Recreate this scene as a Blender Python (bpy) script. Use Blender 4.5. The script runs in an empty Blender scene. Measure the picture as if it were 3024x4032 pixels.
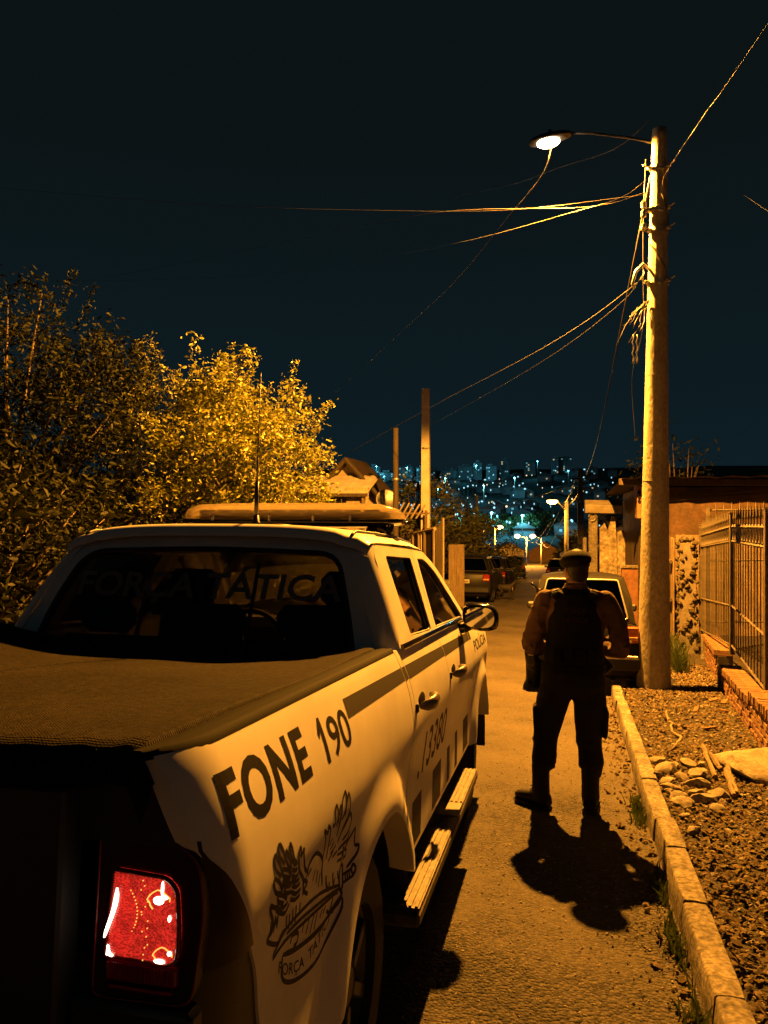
import bpy, bmesh, math, random
import numpy as np
from math import sin, cos, pi, sqrt, radians, atan2
from mathutils import Vector, Matrix, noise

R = random.Random(11)
SC = bpy.context.scene
COL = SC.collection

# ------------------------------------------------------------------ camera, sky, exposure
SLOPE = .0749
cam_d = bpy.data.cameras.new('camera'); cam = bpy.data.objects.new('camera', cam_d); COL.objects.link(cam)
cam.location = (0, 0, 1.65); cam.rotation_euler = (radians(90), 0, radians(12.8))
cam_d.sensor_fit = 'VERTICAL'; cam_d.sensor_height = 24; cam_d.lens = 18
cam_d.clip_start = .02; cam_d.clip_end = 4000
SC.camera = cam

world = bpy.data.worlds.new('World'); SC.world = world; world.use_nodes = True
wn, wl = world.node_tree.nodes, world.node_tree.links
wn.clear()
w_out = wn.new('ShaderNodeOutputWorld')
w_sky = wn.new('ShaderNodeTexSky'); w_sky.sky_type = 'NISHITA'; w_sky.sun_disc = False
w_sky.sun_elevation = radians(-9); w_sky.sun_rotation = radians(200)
w_b1 = wn.new('ShaderNodeBackground'); w_b1.inputs['Strength'].default_value = .05
w_b2 = wn.new('ShaderNodeBackground'); w_b2.inputs['Strength'].default_value = 1
w_add = wn.new('ShaderNodeAddShader')
# night sky over a lit town: even dark teal, a little lighter all round the horizon
w_tc = wn.new('ShaderNodeTexCoord'); w_sep = wn.new('ShaderNodeSeparateXYZ'); w_ramp = wn.new('ShaderNodeValToRGB')
wl.new(w_tc.outputs['Generated'], w_sep.inputs[0]); wl.new(w_sep.outputs['Z'], w_ramp.inputs[0])
w_ramp.color_ramp.elements[0].position = 0; w_ramp.color_ramp.elements[0].color = (.0042, .0135, .0185, 1)
w_ramp.color_ramp.elements[1].position = .42; w_ramp.color_ramp.elements[1].color = (.0037, .0068, .0078, 1)
wl.new(w_ramp.outputs[0], w_b2.inputs['Color'])
wl.new(w_sky.outputs[0], w_b1.inputs['Color'])
wl.new(w_b1.outputs[0], w_add.inputs[0]); wl.new(w_b2.outputs[0], w_add.inputs[1]); wl.new(w_add.outputs[0], w_out.inputs['Surface'])

SC.view_settings.view_transform = 'Standard'; SC.view_settings.look = 'None'
SC.view_settings.exposure = 0; SC.view_settings.gamma = 1
SC.render.engine = 'CYCLES'
SC.cycles.use_denoising = True
SC.cycles.max_bounces = 6; SC.cycles.diffuse_bounces = 1; SC.cycles.glossy_bounces = 3
SC.cycles.transparent_max_bounces = 12; SC.cycles.transmission_bounces = 4
SC.cycles.sample_clamp_indirect = 4
SODIUM = (1.0, .37, .032)
LAMP_W = 27000

# ------------------------------------------------------------------ helpers
def tag(o, label=None, cat=None, group=None, kind=None):
    if label: o['label'] = label
    if cat: o['category'] = cat
    if group: o['group'] = group
    if kind: o['kind'] = kind
    return o

def empty(name, loc=(0, 0, 0), rot=(0, 0, 0), label=None, cat=None, group=None):
    o = bpy.data.objects.new(name, None); COL.objects.link(o)
    o.empty_display_size = .1; o.location = loc; o.rotation_euler = rot
    return tag(o, label, cat, group)

def interp(tab, x):
    if x <= tab[0][0]: return tab[0][1]
    for (a, b), (c, d) in zip(tab, tab[1:]):
        if x <= c: return b + (d - b) * (x - a) / (c - a)
    return tab[-1][1]

def interps(tab, x):
    """smooth (cosine free, Catmull-Rom) table lookup"""
    n = len(tab)
    if x <= tab[0][0]: return tab[0][1]
    if x >= tab[-1][0]: return tab[-1][1]
    for i in range(n - 1):
        if x <= tab[i + 1][0]:
            x0, y0 = tab[i]; x1, y1 = tab[i + 1]; h = x1 - x0
            m0 = (y1 - tab[i - 1][1]) / (x1 - tab[i - 1][0]) if i else (y1 - y0) / h
            m1 = (tab[i + 2][1] - y0) / (tab[i + 2][0] - x0) if i + 2 < n else (y1 - y0) / h
            t = (x - x0) / h
            return (2*t**3 - 3*t*t + 1)*y0 + (t**3 - 2*t*t + t)*h*m0 + (3*t*t - 2*t**3)*y1 + (t**3 - t*t)*h*m1

def sstep(a, b, x):
    t = min(1, max(0, (x - a) / (b - a))); return t * t * (3 - 2 * t)

ROADZ = [(-40, 2.996), (0, 0), (6, -.4494), (12, -.8988), (18, -1.09), (26, -1.36), (45, -2.5), (64, -3.85), (110, -6.9), (180, -10.8), (235, -12.6)]
def zr(y): return interps(ROADZ, y)
XR = [(-40, .1), (2.75, .545), (8.6, .652), (12, .74), (26, 1.0), (45, 1.0), (64, .4), (110, -1.2), (180, -3.2), (235, -6)]
def xr(y): return interps(XR, y)
def xl(y): return interps([(-40, -4.7), (12, -4.5), (26, -4.3), (45, -4.6), (64, -5.4), (110, -7.2), (180, -9.4), (235, -12)], y)

class MB:
    def __init__(s): s.v = []; s.f = []
    def add(s, vs, fs):
        o = len(s.v); s.v.extend(tuple(p) for p in vs); s.f.extend(tuple(i + o for i in f) for f in fs); return s
    def box(s, c, sz, M=None, ch=0):
        hx, hy, hz = sz[0] / 2, sz[1] / 2, sz[2] / 2; c = Vector(c)
        if ch <= 0:
            vs = [Vector((x, y, z)) for x in (-hx, hx) for y in (-hy, hy) for z in (-hz, hz)]
            fs = [(0, 1, 3, 2), (4, 6, 7, 5), (0, 4, 5, 1), (2, 3, 7, 6), (0, 2, 6, 4), (1, 5, 7, 3)]
        else:
            ch = min(ch, .45 * min(sz)); vs = []; idx = {}
            for i, sx in enumerate((-1, 1)):
                for j, sy in enumerate((-1, 1)):
                    for k, sz_ in enumerate((-1, 1)):
                        for a in range(3):
                            p = [sx * (hx - ch), sy * (hy - ch), sz_ * (hz - ch)]
                            p[a] = (sx * hx, sy * hy, sz_ * hz)[a]
                            idx[(i, j, k, a)] = len(vs); vs.append(Vector(p))
            fs = []
            for a in range(3):
                b, d = (a + 1) % 3, (a + 2) % 3
                for q in (0, 1):
                    loop = []
                    for e, g in ((0, 0), (1, 0), (1, 1), (0, 1)):
                        key = [0, 0, 0]; key[a] = q; key[b] = e; key[d] = g
                        loop.append(idx[(*key, a)])
                    fs.append(tuple(loop if q else loop[::-1]))
                for e in (0, 1):
                    for g in (0, 1):
                        k0 = [0, 0, 0]; k1 = [0, 0, 0]; k0[a] = 0; k1[a] = 1
                        for k in (k0, k1): k[b] = e; k[d] = g
                        l = [idx[(*k0, b)], idx[(*k1, b)], idx[(*k1, d)], idx[(*k0, d)]]
                        fs.append(tuple(l if (e ^ g) else l[::-1]))
            for i in (0, 1):
                for j in (0, 1):
                    for k in (0, 1):
                        l = [idx[(i, j, k, 0)], idx[(i, j, k, 1)], idx[(i, j, k, 2)]]
                        fs.append(tuple(l if (i + j + k) % 2 else l[::-1]))
        if M is not None: vs = [M @ p for p in vs]
        return s.add([p + c for p in vs], fs)
    def loft(s, rings, closed=True, cap0=True, cap1=True):
        n = len(rings[0]); vs = [p for r in rings for p in r]; fs = []
        for i in range(len(rings) - 1):
            for j in range(n if closed else n - 1):
                k = (j + 1) % n
                fs.append((i*n + j, i*n + k, (i+1)*n + k, (i+1)*n + j))
        if closed and cap0: fs.append(tuple(range(n))[::-1])
        if closed and cap1: fs.append(tuple((len(rings)-1)*n + j for j in range(n)))
        return s.add(vs, fs)
    def tube(s, pts, r, n=8, caps=True, round_ends=False):
        pts = [Vector(p) for p in pts]
        rs = list(r) if hasattr(r, '__len__') else [r] * len(pts)
        if round_ends:
            d0 = (pts[0] - pts[1]).normalized(); d1 = (pts[-1] - pts[-2]).normalized()
            a, b = pts[0], pts[-1]; ra, rb = rs[0], rs[-1]
            pre = [(a + d0 * ra * q, ra * sqrt(max(.003, 1 - q*q))) for q in (.98, .85, .5)]
            post = [(b + d1 * rb * q, rb * sqrt(max(.003, 1 - q*q))) for q in (.5, .85, .98)]
            pts = [p for p, _ in pre] + pts + [p for p, _ in post]
            rs = [q for _, q in pre] + rs + [q for _, q in post]
        t = (pts[1] - pts[0]).normalized()
        up = Vector((0, 0, 1)) if abs(t.z) < .9 else Vector((1, 0, 0))
        u = t.cross(up).normalized(); rings = []
        for i, p in enumerate(pts):
            tt = (pts[min(i+1, len(pts)-1)] - pts[max(i-1, 0)])
            if tt.length > 1e-9: t = tt.normalized()
            u = (u - t * u.dot(t)).normalized(); w = t.cross(u)
            rings.append([p + (u * cos(2*pi*j/n) + w * sin(2*pi*j/n)) * rs[i] for j in range(n)])
        return s.loft(rings, True, caps, caps)
    def lathe(s, prof, n=24, M=None, caps=True):
        rings = []
        for r, z in prof:
            rings.append([Vector((r*cos(2*pi*j/n), r*sin(2*pi*j/n), z)) for j in range(n)])
        if M is not None: rings = [[M @ p for p in q] for q in rings]
        return s.loft(rings, True, caps, caps)
    def prism(s, poly, d0, d1, fn):
        """poly 2d (a,b); fn(a,b,d)->xyz; from d0 to d1"""
        n = len(poly); a = [fn(x, y, d0) for x, y in poly]; b = [fn(x, y, d1) for x, y in poly]
        fs = [tuple(range(n))[::-1], tuple(range(n, 2*n))] + [(j, (j+1) % n, n + (j+1) % n, n + j) for j in range(n)]
        return s.add(a + b, fs)
    def grid(s, nu, nv, fn):
        vs = [fn(i / nu, j / nv) for i in range(nu + 1) for j in range(nv + 1)]
        fs = [(i*(nv+1)+j, (i+1)*(nv+1)+j, (i+1)*(nv+1)+j+1, i*(nv+1)+j+1) for i in range(nu) for j in range(nv)]
        return s.add(vs, fs)
    def ell(s, c, r, n=14, m=10, M=None):
        rings = []
        for i in range(m + 1):
            a = -pi/2 + pi * i / m; k = max(cos(a), .02)
            rings.append([Vector((r[0]*k*cos(2*pi*j/n), r[1]*k*sin(2*pi*j/n), r[2]*sin(a))) for j in range(n)])
        c = Vector(c)
        rings = [[(M @ p if M is not None else p) + c for p in q] for q in rings]
        return s.loft(rings)
    def xf(s, M): s.v = [tuple(M @ Vector(p)) for p in s.v]; return s
    def mesh(s, name):
        me = bpy.data.meshes.new(name); me.from_pydata([tuple(p) for p in s.v], [], s.f); me.update(); return me
    def build(s, name, mat, parent=None, smooth=False, loc=None, rot=None, fix=True):
        me = s.mesh(name)
        if fix:
            bm = bmesh.new(); bm.from_mesh(me); bmesh.ops.recalc_face_normals(bm, faces=bm.faces); bm.to_mesh(me); bm.free()
        return link(name, me, mat, parent, smooth, loc, rot)

def link(name, me, mat, parent=None, smooth=False, loc=None, rot=None):
    o = bpy.data.objects.new(name, me); COL.objects.link(o)
    if mat is not None and not me.materials: me.materials.append(mat)
    if smooth is True: me.polygons.foreach_set('use_smooth', [True] * len(me.polygons))
    elif smooth:      # angle in degrees
        me.polygons.foreach_set('use_smooth', [True] * len(me.polygons))
        me.set_sharp_from_angle(angle=radians(smooth))
    if parent: o.parent = parent
    if loc is not None: o.location = loc
    if rot is not None: o.rotation_euler = rot
    return o

def copy_tree(o, parent=None):
    c = o.copy(); COL.objects.link(c); c.parent = parent
    for ch in list(o.children): copy_tree(ch, c)
    return c

def plate(loops, fmap, bmap):
    """filled outline with holes (2-d loops), front by fmap(a,b), back by bmap(a,b), rims between"""
    mb = MB(); bm = bmesh.new(); es = []; allv = []
    for lp in loops:
        vs = [bm.verts.new((a, b, 0)) for a, b in lp]; allv += vs
        for i in range(len(vs)): es.append(bm.edges.new((vs[i], vs[(i+1) % len(vs)])))
    bmesh.ops.triangle_fill(bm, edges=es, use_beauty=True, use_dissolve=False, normal=(0, 0, 1))
    bm.verts.index_update()
    co = [(v.co.x, v.co.y) for v in bm.verts]; tri = [tuple(v.index for v in f.verts) for f in bm.faces]; bm.free()
    n = len(co)
    mb.add([fmap(a, b) for a, b in co] + [bmap(a, b) for a, b in co], tri + [tuple(i + n for i in t[::-1]) for t in tri])
    o = 0
    for lp in loops:
        m = len(lp)
        for i in range(m):
            j = (i + 1) % m; mb.f.append((o + i, o + j, n + o + j, n + o + i))
        o += m
    return mb

def rpoly(pts, rad, seg=5):
    """2-d polygon with rounded corners; rad number or list"""
    out = []; n = len(pts)
    for i in range(n):
        p = Vector(pts[i]); a = Vector(pts[i-1]) - p; b = Vector(pts[(i+1) % n]) - p
        r = rad[i] if hasattr(rad, '__len__') else rad
        r = min(r, .45*a.length, .45*b.length)
        if r <= 0: out.append(tuple(p)); continue
        p0 = p + a.normalized()*r; p1 = p + b.normalized()*r
        for k in range(seg + 1):
            t = k / seg; out.append(tuple((1-t)**2*p0 + 2*t*(1-t)*p + t*t*p1))
    return out

def text2d(s, size=1.0, bold=0., shear=0., space=1.0):
    cu = bpy.data.curves.new('txt', 'FONT'); cu.body = s; cu.size = size; cu.offset = bold; cu.shear = shear
    cu.align_x = 'LEFT'; cu.resolution_u = 4; cu.space_character = space
    o = bpy.data.objects.new('txt', cu); COL.objects.link(o)
    dg = bpy.context.evaluated_depsgraph_get(); dg.update()
    me = o.evaluated_get(dg).to_mesh()
    vs = [(v.co.x, v.co.y) for v in me.vertices]; fs = [tuple(p.vertices) for p in me.polygons]
    o.evaluated_get(dg).to_mesh_clear(); bpy.data.objects.remove(o); bpy.data.curves.remove(cu)
    return vs, fs

def fit2d(vf, x0, x1, y0, y1):
    vs, fs = vf; ax = min(p[0] for p in vs); bx = max(p[0] for p in vs); ay = min(p[1] for p in vs); by = max(p[1] for p in vs)
    return [(x0 + (p[0]-ax)/(bx-ax)*(x1-x0), y0 + (p[1]-ay)/(by-ay)*(y1-y0)) for p in vs], fs

def decal(vf, fmap, cell=.03):
    """flat print wrapped on a surface: 2-d mesh cut into cells and mapped"""
    vs, fs = vf; bm = bmesh.new(); bv = [bm.verts.new((a, b, 0)) for a, b in vs]
    for f in fs:
        try: bm.faces.new([bv[i] for i in f])
        except ValueError: pass
    for ax in (0, 1):
        lo = min(p[ax] for p in vs); hi = max(p[ax] for p in vs); k = int((hi - lo) / cell)
        for i in range(1, k + 1):
            q = [0, 0, 0]; q[ax] = lo + (hi - lo) * i / (k + 1); nn = [0, 0, 0]; nn[ax] = 1
            bmesh.ops.bisect_plane(bm, geom=bm.verts[:] + bm.edges[:] + bm.faces[:], plane_co=q, plane_no=nn)
    bm.verts.index_update()
    mb = MB(); mb.add([fmap(v.co.x, v.co.y) for v in bm.verts], [tuple(v.index for v in f.verts) for f in bm.faces]); bm.free()
    return mb

def ribbon(lines, w):
    vs, fs = [], []
    for ln in lines:
        pts = [Vector(p) for p in ln]; o = len(vs); n = len(pts)
        for i, p in enumerate(pts):
            t = (pts[min(i+1, n-1)] - pts[max(i-1, 0)]).normalized(); nn = Vector((-t.y, t.x))
            k = w * (.5 if 0 < i < n-1 else .38)
            vs += [tuple(p + nn*k), tuple(p - nn*k)]
        fs += [(o+2*i, o+2*i+1, o+2*i+3, o+2*i+2) for i in range(n-1)]
    return vs, fs

def fuse(mb, voxel, smooth=6, fac=.5):
    """several overlapping closed shapes -> one continuous skin"""
    me = mb.mesh('tmp'); o = bpy.data.objects.new('tmp', me); COL.objects.link(o)
    m = o.modifiers.new('r', 'REMESH'); m.mode = 'VOXEL'; m.voxel_size = voxel; m.use_smooth_shade = True
    if smooth:
        k = o.modifiers.new('s', 'SMOOTH'); k.factor = fac; k.iterations = smooth
    dg = bpy.context.evaluated_depsgraph_get(); dg.update()
    r = bpy.data.meshes.new_from_object(o.evaluated_get(dg)); bpy.data.objects.remove(o); bpy.data.meshes.remove(me)
    return r

# ------------------------------------------------------------------ materials
def new_mat(name):
    m = bpy.data.materials.new(name); m.use_nodes = True; n = m.node_tree.nodes
    return m, n, m.node_tree.links, n['Principled BSDF']

def pbr(name, col, rough=.6, metal=0, spec=.5, coat=0, var=(0, 0), bump=None, bump2=None, col2=None, var2=None, sheen=0, detail=5, coord='Object', stretch=None, rvar=0):
    m, n, l, b = new_mat(name)
    b.inputs['Roughness'].default_value = rough; b.inputs['Metallic'].default_value = metal
    b.inputs['Specular IOR Level'].default_value = spec; b.inputs['Coat Weight'].default_value = coat
    b.inputs['Coat Roughness'].default_value = .06; b.inputs['Sheen Weight'].default_value = sheen
    b.inputs['Base Color'].default_value = (*col, 1)
    tc = n.new('ShaderNodeTexCoord'); src = tc.outputs[coord]
    if stretch:
        mp = n.new('ShaderNodeMapping'); mp.inputs['Scale'].default_value = stretch; l.new(src, mp.inputs[0]); src = mp.outputs[0]
    if var[1] or col2:
        t = n.new('ShaderNodeTexNoise'); t.inputs['Scale'].default_value = var[0] or 5; t.inputs['Detail'].default_value = detail
        t.inputs['Roughness'].default_value = .65; l.new(src, t.inputs['Vector'])
        rp = n.new('ShaderNodeValToRGB'); l.new(t.outputs['Fac'], rp.inputs[0])
        a = var[1]; rp.color_ramp.elements[0].position = .32; rp.color_ramp.elements[1].position = .68
        rp.color_ramp.elements[0].color = (*[c * (1 - a) for c in col], 1)
        rp.color_ramp.elements[1].color = (*(col2 or [min(1, c * (1 + a)) for c in col]), 1)
        out = rp.outputs[0]
        if var2:
            t2 = n.new('ShaderNodeTexNoise'); t2.inputs['Scale'].default_value = var2[0]; t2.inputs['Detail'].default_value = 6; l.new(src, t2.inputs['Vector'])
            mr = n.new('ShaderNodeMapRange'); mr.inputs['From Min'].default_value = .35; mr.inputs['From Max'].default_value = .65
            mr.inputs['To Min'].default_value = 1 - var2[1]; mr.inputs['To Max'].default_value = 1 + var2[1] * .6; l.new(t2.outputs['Fac'], mr.inputs['Value'])
            mx = n.new('ShaderNodeMix'); mx.data_type = 'RGBA'; mx.blend_type = 'MULTIPLY'; mx.inputs['Factor'].default_value = 1
            l.new(out, mx.inputs['A']); l.new(mr.outputs[0], mx.inputs['B']); out = mx.outputs['Result']
        l.new(out, b.inputs['Base Color'])
        if rvar:
            mr = n.new('ShaderNodeMapRange'); mr.inputs['To Min'].default_value = rough - rvar; mr.inputs['To Max'].default_value = rough + rvar
            l.new(t.outputs['Fac'], mr.inputs['Value']); l.new(mr.outputs[0], b.inputs['Roughness'])
    prev = None
    for bp in (bump, bump2):
        if not bp: continue
        kind = bp[3] if len(bp) > 3 else 'noise'
        if kind == 'voronoi':
            t = n.new('ShaderNodeTexVoronoi'); h = t.outputs['Distance']
        else:
            t = n.new('ShaderNodeTexNoise'); t.inputs['Detail'].default_value = 6; h = t.outputs['Fac']
        t.inputs['Scale'].default_value = bp[0]; l.new(src, t.inputs['Vector'])
        k = n.new('ShaderNodeBump'); k.inputs['Strength'].default_value = bp[1]; k.inputs['Distance'].default_value = bp[2]
        if kind == 'voronoi': k.invert = True
        l.new(h, k.inputs['Height'])
        if prev: l.new(prev, k.inputs['Normal'])
        prev = k.outputs[0]
    if prev: l.new(prev, b.inputs['Normal'])
    return m

def emis(name, col, s):
    m, n, l, b = new_mat(name)
    b.inputs['Base Color'].default_value = (*col, 1); b.inputs['Emission Color'].default_value = (*col, 1); b.inputs['Emission Strength'].default_value = s
    return m

def glassy(name, tint, refl=1.0, rough=.02, gcol=(1, 1, 1)):
    m, n, l, b = new_mat(name); n.remove(b); o = n['Material Output']
    tr = n.new('ShaderNodeBsdfTransparent'); tr.inputs[0].default_value = (*tint, 1)
    gl = n.new('ShaderNodeBsdfGlossy'); gl.inputs['Roughness'].default_value = rough; gl.inputs['Color'].default_value = (*gcol, 1)
    fr = n.new('ShaderNodeFresnel'); fr.inputs[0].default_value = 1.5
    mu = n.new('ShaderNodeMath'); mu.operation = 'MULTIPLY'; mu.inputs[1].default_value = refl; l.new(fr.outputs[0], mu.inputs[0])
    mx = n.new('ShaderNodeMixShader'); l.new(mu.outputs[0], mx.inputs[0]); l.new(tr.outputs[0], mx.inputs[1]); l.new(gl.outputs[0], mx.inputs[2])
    l.new(mx.outputs[0], o.inputs['Surface']); return m

def leafmat(name, c1, c2, trans=.3, rough=.45, spec=.4):
    m, n, l, b = new_mat(name); o = n['Material Output']
    tc = n.new('ShaderNodeTexCoord'); t = n.new('ShaderNodeTexNoise'); t.inputs['Scale'].default_value = 9; t.inputs['Detail'].default_value = 3
    l.new(tc.outputs['Object'], t.inputs['Vector'])
    rp = n.new('ShaderNodeValToRGB'); l.new(t.outputs['Fac'], rp.inputs[0])
    rp.color_ramp.elements[0].position = .35; rp.color_ramp.elements[1].position = .65
    rp.color_ramp.elements[0].color = (*c1, 1); rp.color_ramp.elements[1].color = (*c2, 1)
    l.new(rp.outputs[0], b.inputs['Base Color']); b.inputs['Roughness'].default_value = rough; b.inputs['Specular IOR Level'].default_value = spec
    tl = n.new('ShaderNodeBsdfTranslucent'); l.new(rp.outputs[0], tl.inputs[0])
    mx = n.new('ShaderNodeMixShader'); mx.inputs[0].default_value = trans
    l.new(b.outputs[0], mx.inputs[1]); l.new(tl.outputs[0], mx.inputs[2]); l.new(mx.outputs[0], o.inputs['Surface'])
    return m

M = {}
M['asphalt'] = pbr('asphalt', (.115, .10, .088), .86, var=(1.1, .42), var2=(95, .5), bump=(140, .9, .012, 'voronoi'), bump2=(18, .35, .02), detail=8)
def asphalt():
    m, n, l, b = new_mat('asphalt'); b.inputs['Roughness'].default_value = .88; b.inputs['Specular IOR Level'].default_value = .35
    tc = n.new('ShaderNodeTexCoord'); src = tc.outputs['Object']
    v = n.new('ShaderNodeTexVoronoi'); v.inputs['Scale'].default_value = 62; l.new(src, v.inputs['Vector'])
    sp = n.new('ShaderNodeSeparateColor'); l.new(v.outputs['Color'], sp.inputs[0])
    big = n.new('ShaderNodeTexNoise'); big.inputs['Scale'].default_value = 1.0; big.inputs['Detail'].default_value = 7; big.inputs['Roughness'].default_value = .6; l.new(src, big.inputs['Vector'])
    fine = n.new('ShaderNodeTexNoise'); fine.inputs['Scale'].default_value = 150; fine.inputs['Detail'].default_value = 3; l.new(src, fine.inputs['Vector'])
    # pale dust further down, near stretch bare chippings, also coloured darker for lamp falloff
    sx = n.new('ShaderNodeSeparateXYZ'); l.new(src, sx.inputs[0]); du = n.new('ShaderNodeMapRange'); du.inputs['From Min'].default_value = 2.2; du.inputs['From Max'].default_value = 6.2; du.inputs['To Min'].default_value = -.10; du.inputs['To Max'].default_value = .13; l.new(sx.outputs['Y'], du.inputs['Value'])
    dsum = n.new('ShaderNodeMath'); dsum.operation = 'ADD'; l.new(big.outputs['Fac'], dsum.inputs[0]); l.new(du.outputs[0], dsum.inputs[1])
    # aggregate shows through where the binder is worn, fades where dust lies
    w = n.new('ShaderNodeMapRange'); w.inputs['From Min'].default_value = .40; w.inputs['From Max'].default_value = .58; w.inputs['To Min'].default_value = 1; w.inputs['To Max'].default_value = .25; l.new(dsum.outputs[0], w.inputs['Value'])
    c = n.new('ShaderNodeMapRange'); c.inputs['From Min'].default_value = .1; c.inputs['From Max'].default_value = 1; c.inputs['To Min'].default_value = .35; c.inputs['To Max'].default_value = 2.2; l.new(sp.outputs[0], c.inputs['Value'])
    pw = n.new('ShaderNodeMix'); pw.inputs['A'].default_value = 1.0; l.new(w.outputs[0], pw.inputs['Factor']); l.new(c.outputs[0], pw.inputs['B'])
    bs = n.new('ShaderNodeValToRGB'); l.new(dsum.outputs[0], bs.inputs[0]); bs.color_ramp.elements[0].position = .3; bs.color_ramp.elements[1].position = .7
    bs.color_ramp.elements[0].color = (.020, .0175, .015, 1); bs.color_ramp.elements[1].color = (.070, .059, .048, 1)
    fm = n.new('ShaderNodeMapRange'); fm.inputs['From Min'].default_value = .3; fm.inputs['From Max'].default_value = .7; fm.inputs['To Min'].default_value = .65; fm.inputs['To Max'].default_value = 1.35; l.new(fine.outputs['Fac'], fm.inputs['Value'])
    mu = n.new('ShaderNodeMath'); mu.operation = 'MULTIPLY'; l.new(pw.outputs[0], mu.inputs[0]); l.new(fm.outputs[0], mu.inputs[1])
    mx = n.new('ShaderNodeMix'); mx.data_type = 'RGBA'; mx.blend_type = 'MULTIPLY'; mx.inputs['Factor'].default_value = 1; l.new(bs.outputs[0], mx.inputs['A']); l.new(mu.outputs[0], mx.inputs['B']); l.new(mx.outputs['Result'], b.inputs['Base Color'])
    k = n.new('ShaderNodeBump'); k.invert = True; k.inputs['Distance'].default_value = .014; l.new(w.outputs[0], k.inputs['Strength']); l.new(v.outputs['Distance'], k.inputs['Height'])
    k2 = n.new('ShaderNodeBump'); k2.inputs['Distance'].default_value = .006; k2.inputs['Strength'].default_value = .5; l.new(fine.outputs['Fac'], k2.inputs['Height']); l.new(k.outputs[0], k2.inputs['Normal']); l.new(k2.outputs[0], b.inputs['Normal'])
    return m
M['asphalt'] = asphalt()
M['soil'] = pbr('soil', (.03, .023, .017), .95, var=(3.5, .45), var2=(60, .5), bump=(45, .9, .03), bump2=(160, .6, .008))
M['far_ground'] = pbr('far_ground', (.035, .04, .03), .95, var=(.05, .5))
M['kerb'] = pbr('kerb_concrete', (.17, .15, .125), .88, spec=.3, var=(5, .5), var2=(40, .5), bump=(70, .6, .008), bump2=(12, .4, .012))
M['concrete'] = pbr('pole_concrete', (.34, .31, .26), .82, var=(2.5, .22), var2=(28, .25), bump=(30, .55, .012), bump2=(130, .35, .004), stretch=(1, 1, .6))
M['brightened_pale'] = pbr('brightened_concrete', (.66, .60, .50), .85, var=(3, .2), bump=(30, .3, .008))  # colour raised in place of stronger lamp light on the left square pole
M['concrete_dark'] = pbr('weathered_concrete', (.22, .20, .17), .88, var=(3, .4), bump=(30, .5, .012))
M['plaster'] = pbr('plaster', (.065, .036, .022), .9, var=(1.8, .5), var2=(14, .25), bump=(25, .3, .01))
M['plaster_worn'] = pbr('worn_plaster', (.30, .25, .19), .92, var=(2.4, .65), var2=(11, .5), bump=(14, .8, .03), detail=9)
M['brick'] = pbr('brick_clay', (.15, .07, .04), .9, var=(6, .35), var2=(55, .25), bump=(60, .5, .006))
M['brick2'] = pbr('brick_clay_pale', (.19, .10, .055), .9, var=(6, .4), var2=(50, .3), bump=(55, .5, .006))
M['mortar'] = pbr('mortar', (.16, .14, .12), .95, var=(9, .3), bump=(70, .7, .008))
M['stone'] = pbr('stone', (.22, .19, .155), .88, var=(8, .35), var2=(45, .3), bump=(30, .6, .012), bump2=(140, .4, .004))
M['rubble'] = pbr('rubble_stone', (.085, .07, .052), .92, spec=.2, var=(8, .5), var2=(45, .4), bump=(30, .8, .012))
M['wood'] = pbr('weathered_wood', (.19, .14, .09), .85, var=(4, .4), var2=(30, .35), bump=(40, .5, .006), stretch=(6, 6, .5))
M['wood_pale'] = pbr('pale_boards', (.42, .34, .23), .85, var=(4, .3), var2=(30, .3), bump=(40, .5, .006), stretch=(6, 6, .5))
M['wood_dark'] = pbr('dark_wood', (.06, .045, .03), .85, var=(4, .4), bump=(40, .5, .006), stretch=(6, 6, .5))
M['iron'] = pbr('painted_iron', (.10, .085, .07), .6, .3, var=(9, .4), bump=(80, .3, .003))
M['iron_black'] = pbr('black_iron', (.03, .03, .03), .55, .5)
M['galv'] = pbr('galvanised_steel', (.42, .42, .40), .45, .85, var=(14, .25))
M['roof_tile'] = pbr('clay_roof_tile', (.055, .035, .025), .9, var=(4, .4), bump=(30, .4, .01))
M['roof_metal'] = pbr('pale_sheet_roof', (.46, .42, .34), .6, .1, var=(3, .2))
M['fibre'] = pbr('fibre_cement', (.25, .22, .18), .9, var=(3, .35), bump=(30, .4, .006))
M['cable'] = pbr('cable_sheath', (.04, .04, .04), .5)
M['cable_pale'] = pbr('pale_cable', (.10, .10, .10), .5)
M['bark'] = pbr('bark', (.10, .075, .05), .95, var=(8, .4), bump=(30, .9, .02))
M['leaf_a'] = leafmat('glossy_leaf', (.09, .11, .016), (.27, .25, .04), .3, .4)
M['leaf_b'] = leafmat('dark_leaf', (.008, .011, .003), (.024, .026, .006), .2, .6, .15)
M['leaf_c'] = leafmat('bush_leaf', (.05, .065, .015), (.10, .10, .025), .25, .5)
M['leaf_dry'] = pbr('dry_leaf', (.034, .024, .015), .85, spec=.25, var=(26, .6), col2=(.17, .12, .065))
M['grass'] = leafmat('verge_grass', (.03, .05, .01), (.07, .09, .02), .3, .6)
M['black_rubber'] = pbr('tyre_rubber', (.018, .018, .018), .8, bump=(60, .3, .004))
M['black_plastic'] = pbr('black_plastic', (.015, .015, .015), .5)
M['gloss_black'] = pbr('gloss_black', (.01, .01, .01), .12, coat=.5)
M['interior'] = pbr('cab_interior', (.02, .019, .018), .9)
M['seat'] = pbr('seat_cloth', (.05, .045, .04), .95)
M['rim'] = pbr('dark_alloy', (.06, .06, .062), .4, .6)
M['tread'] = pbr('worn_tread_plate', (.085, .072, .06), .65, .2, var=(25, .6), bump=(50, .4, .003))
M['steel'] = pbr('brushed_steel', (.5, .48, .45), .38, .85, var=(30, .2), bump=(60, .2, .002))
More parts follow.
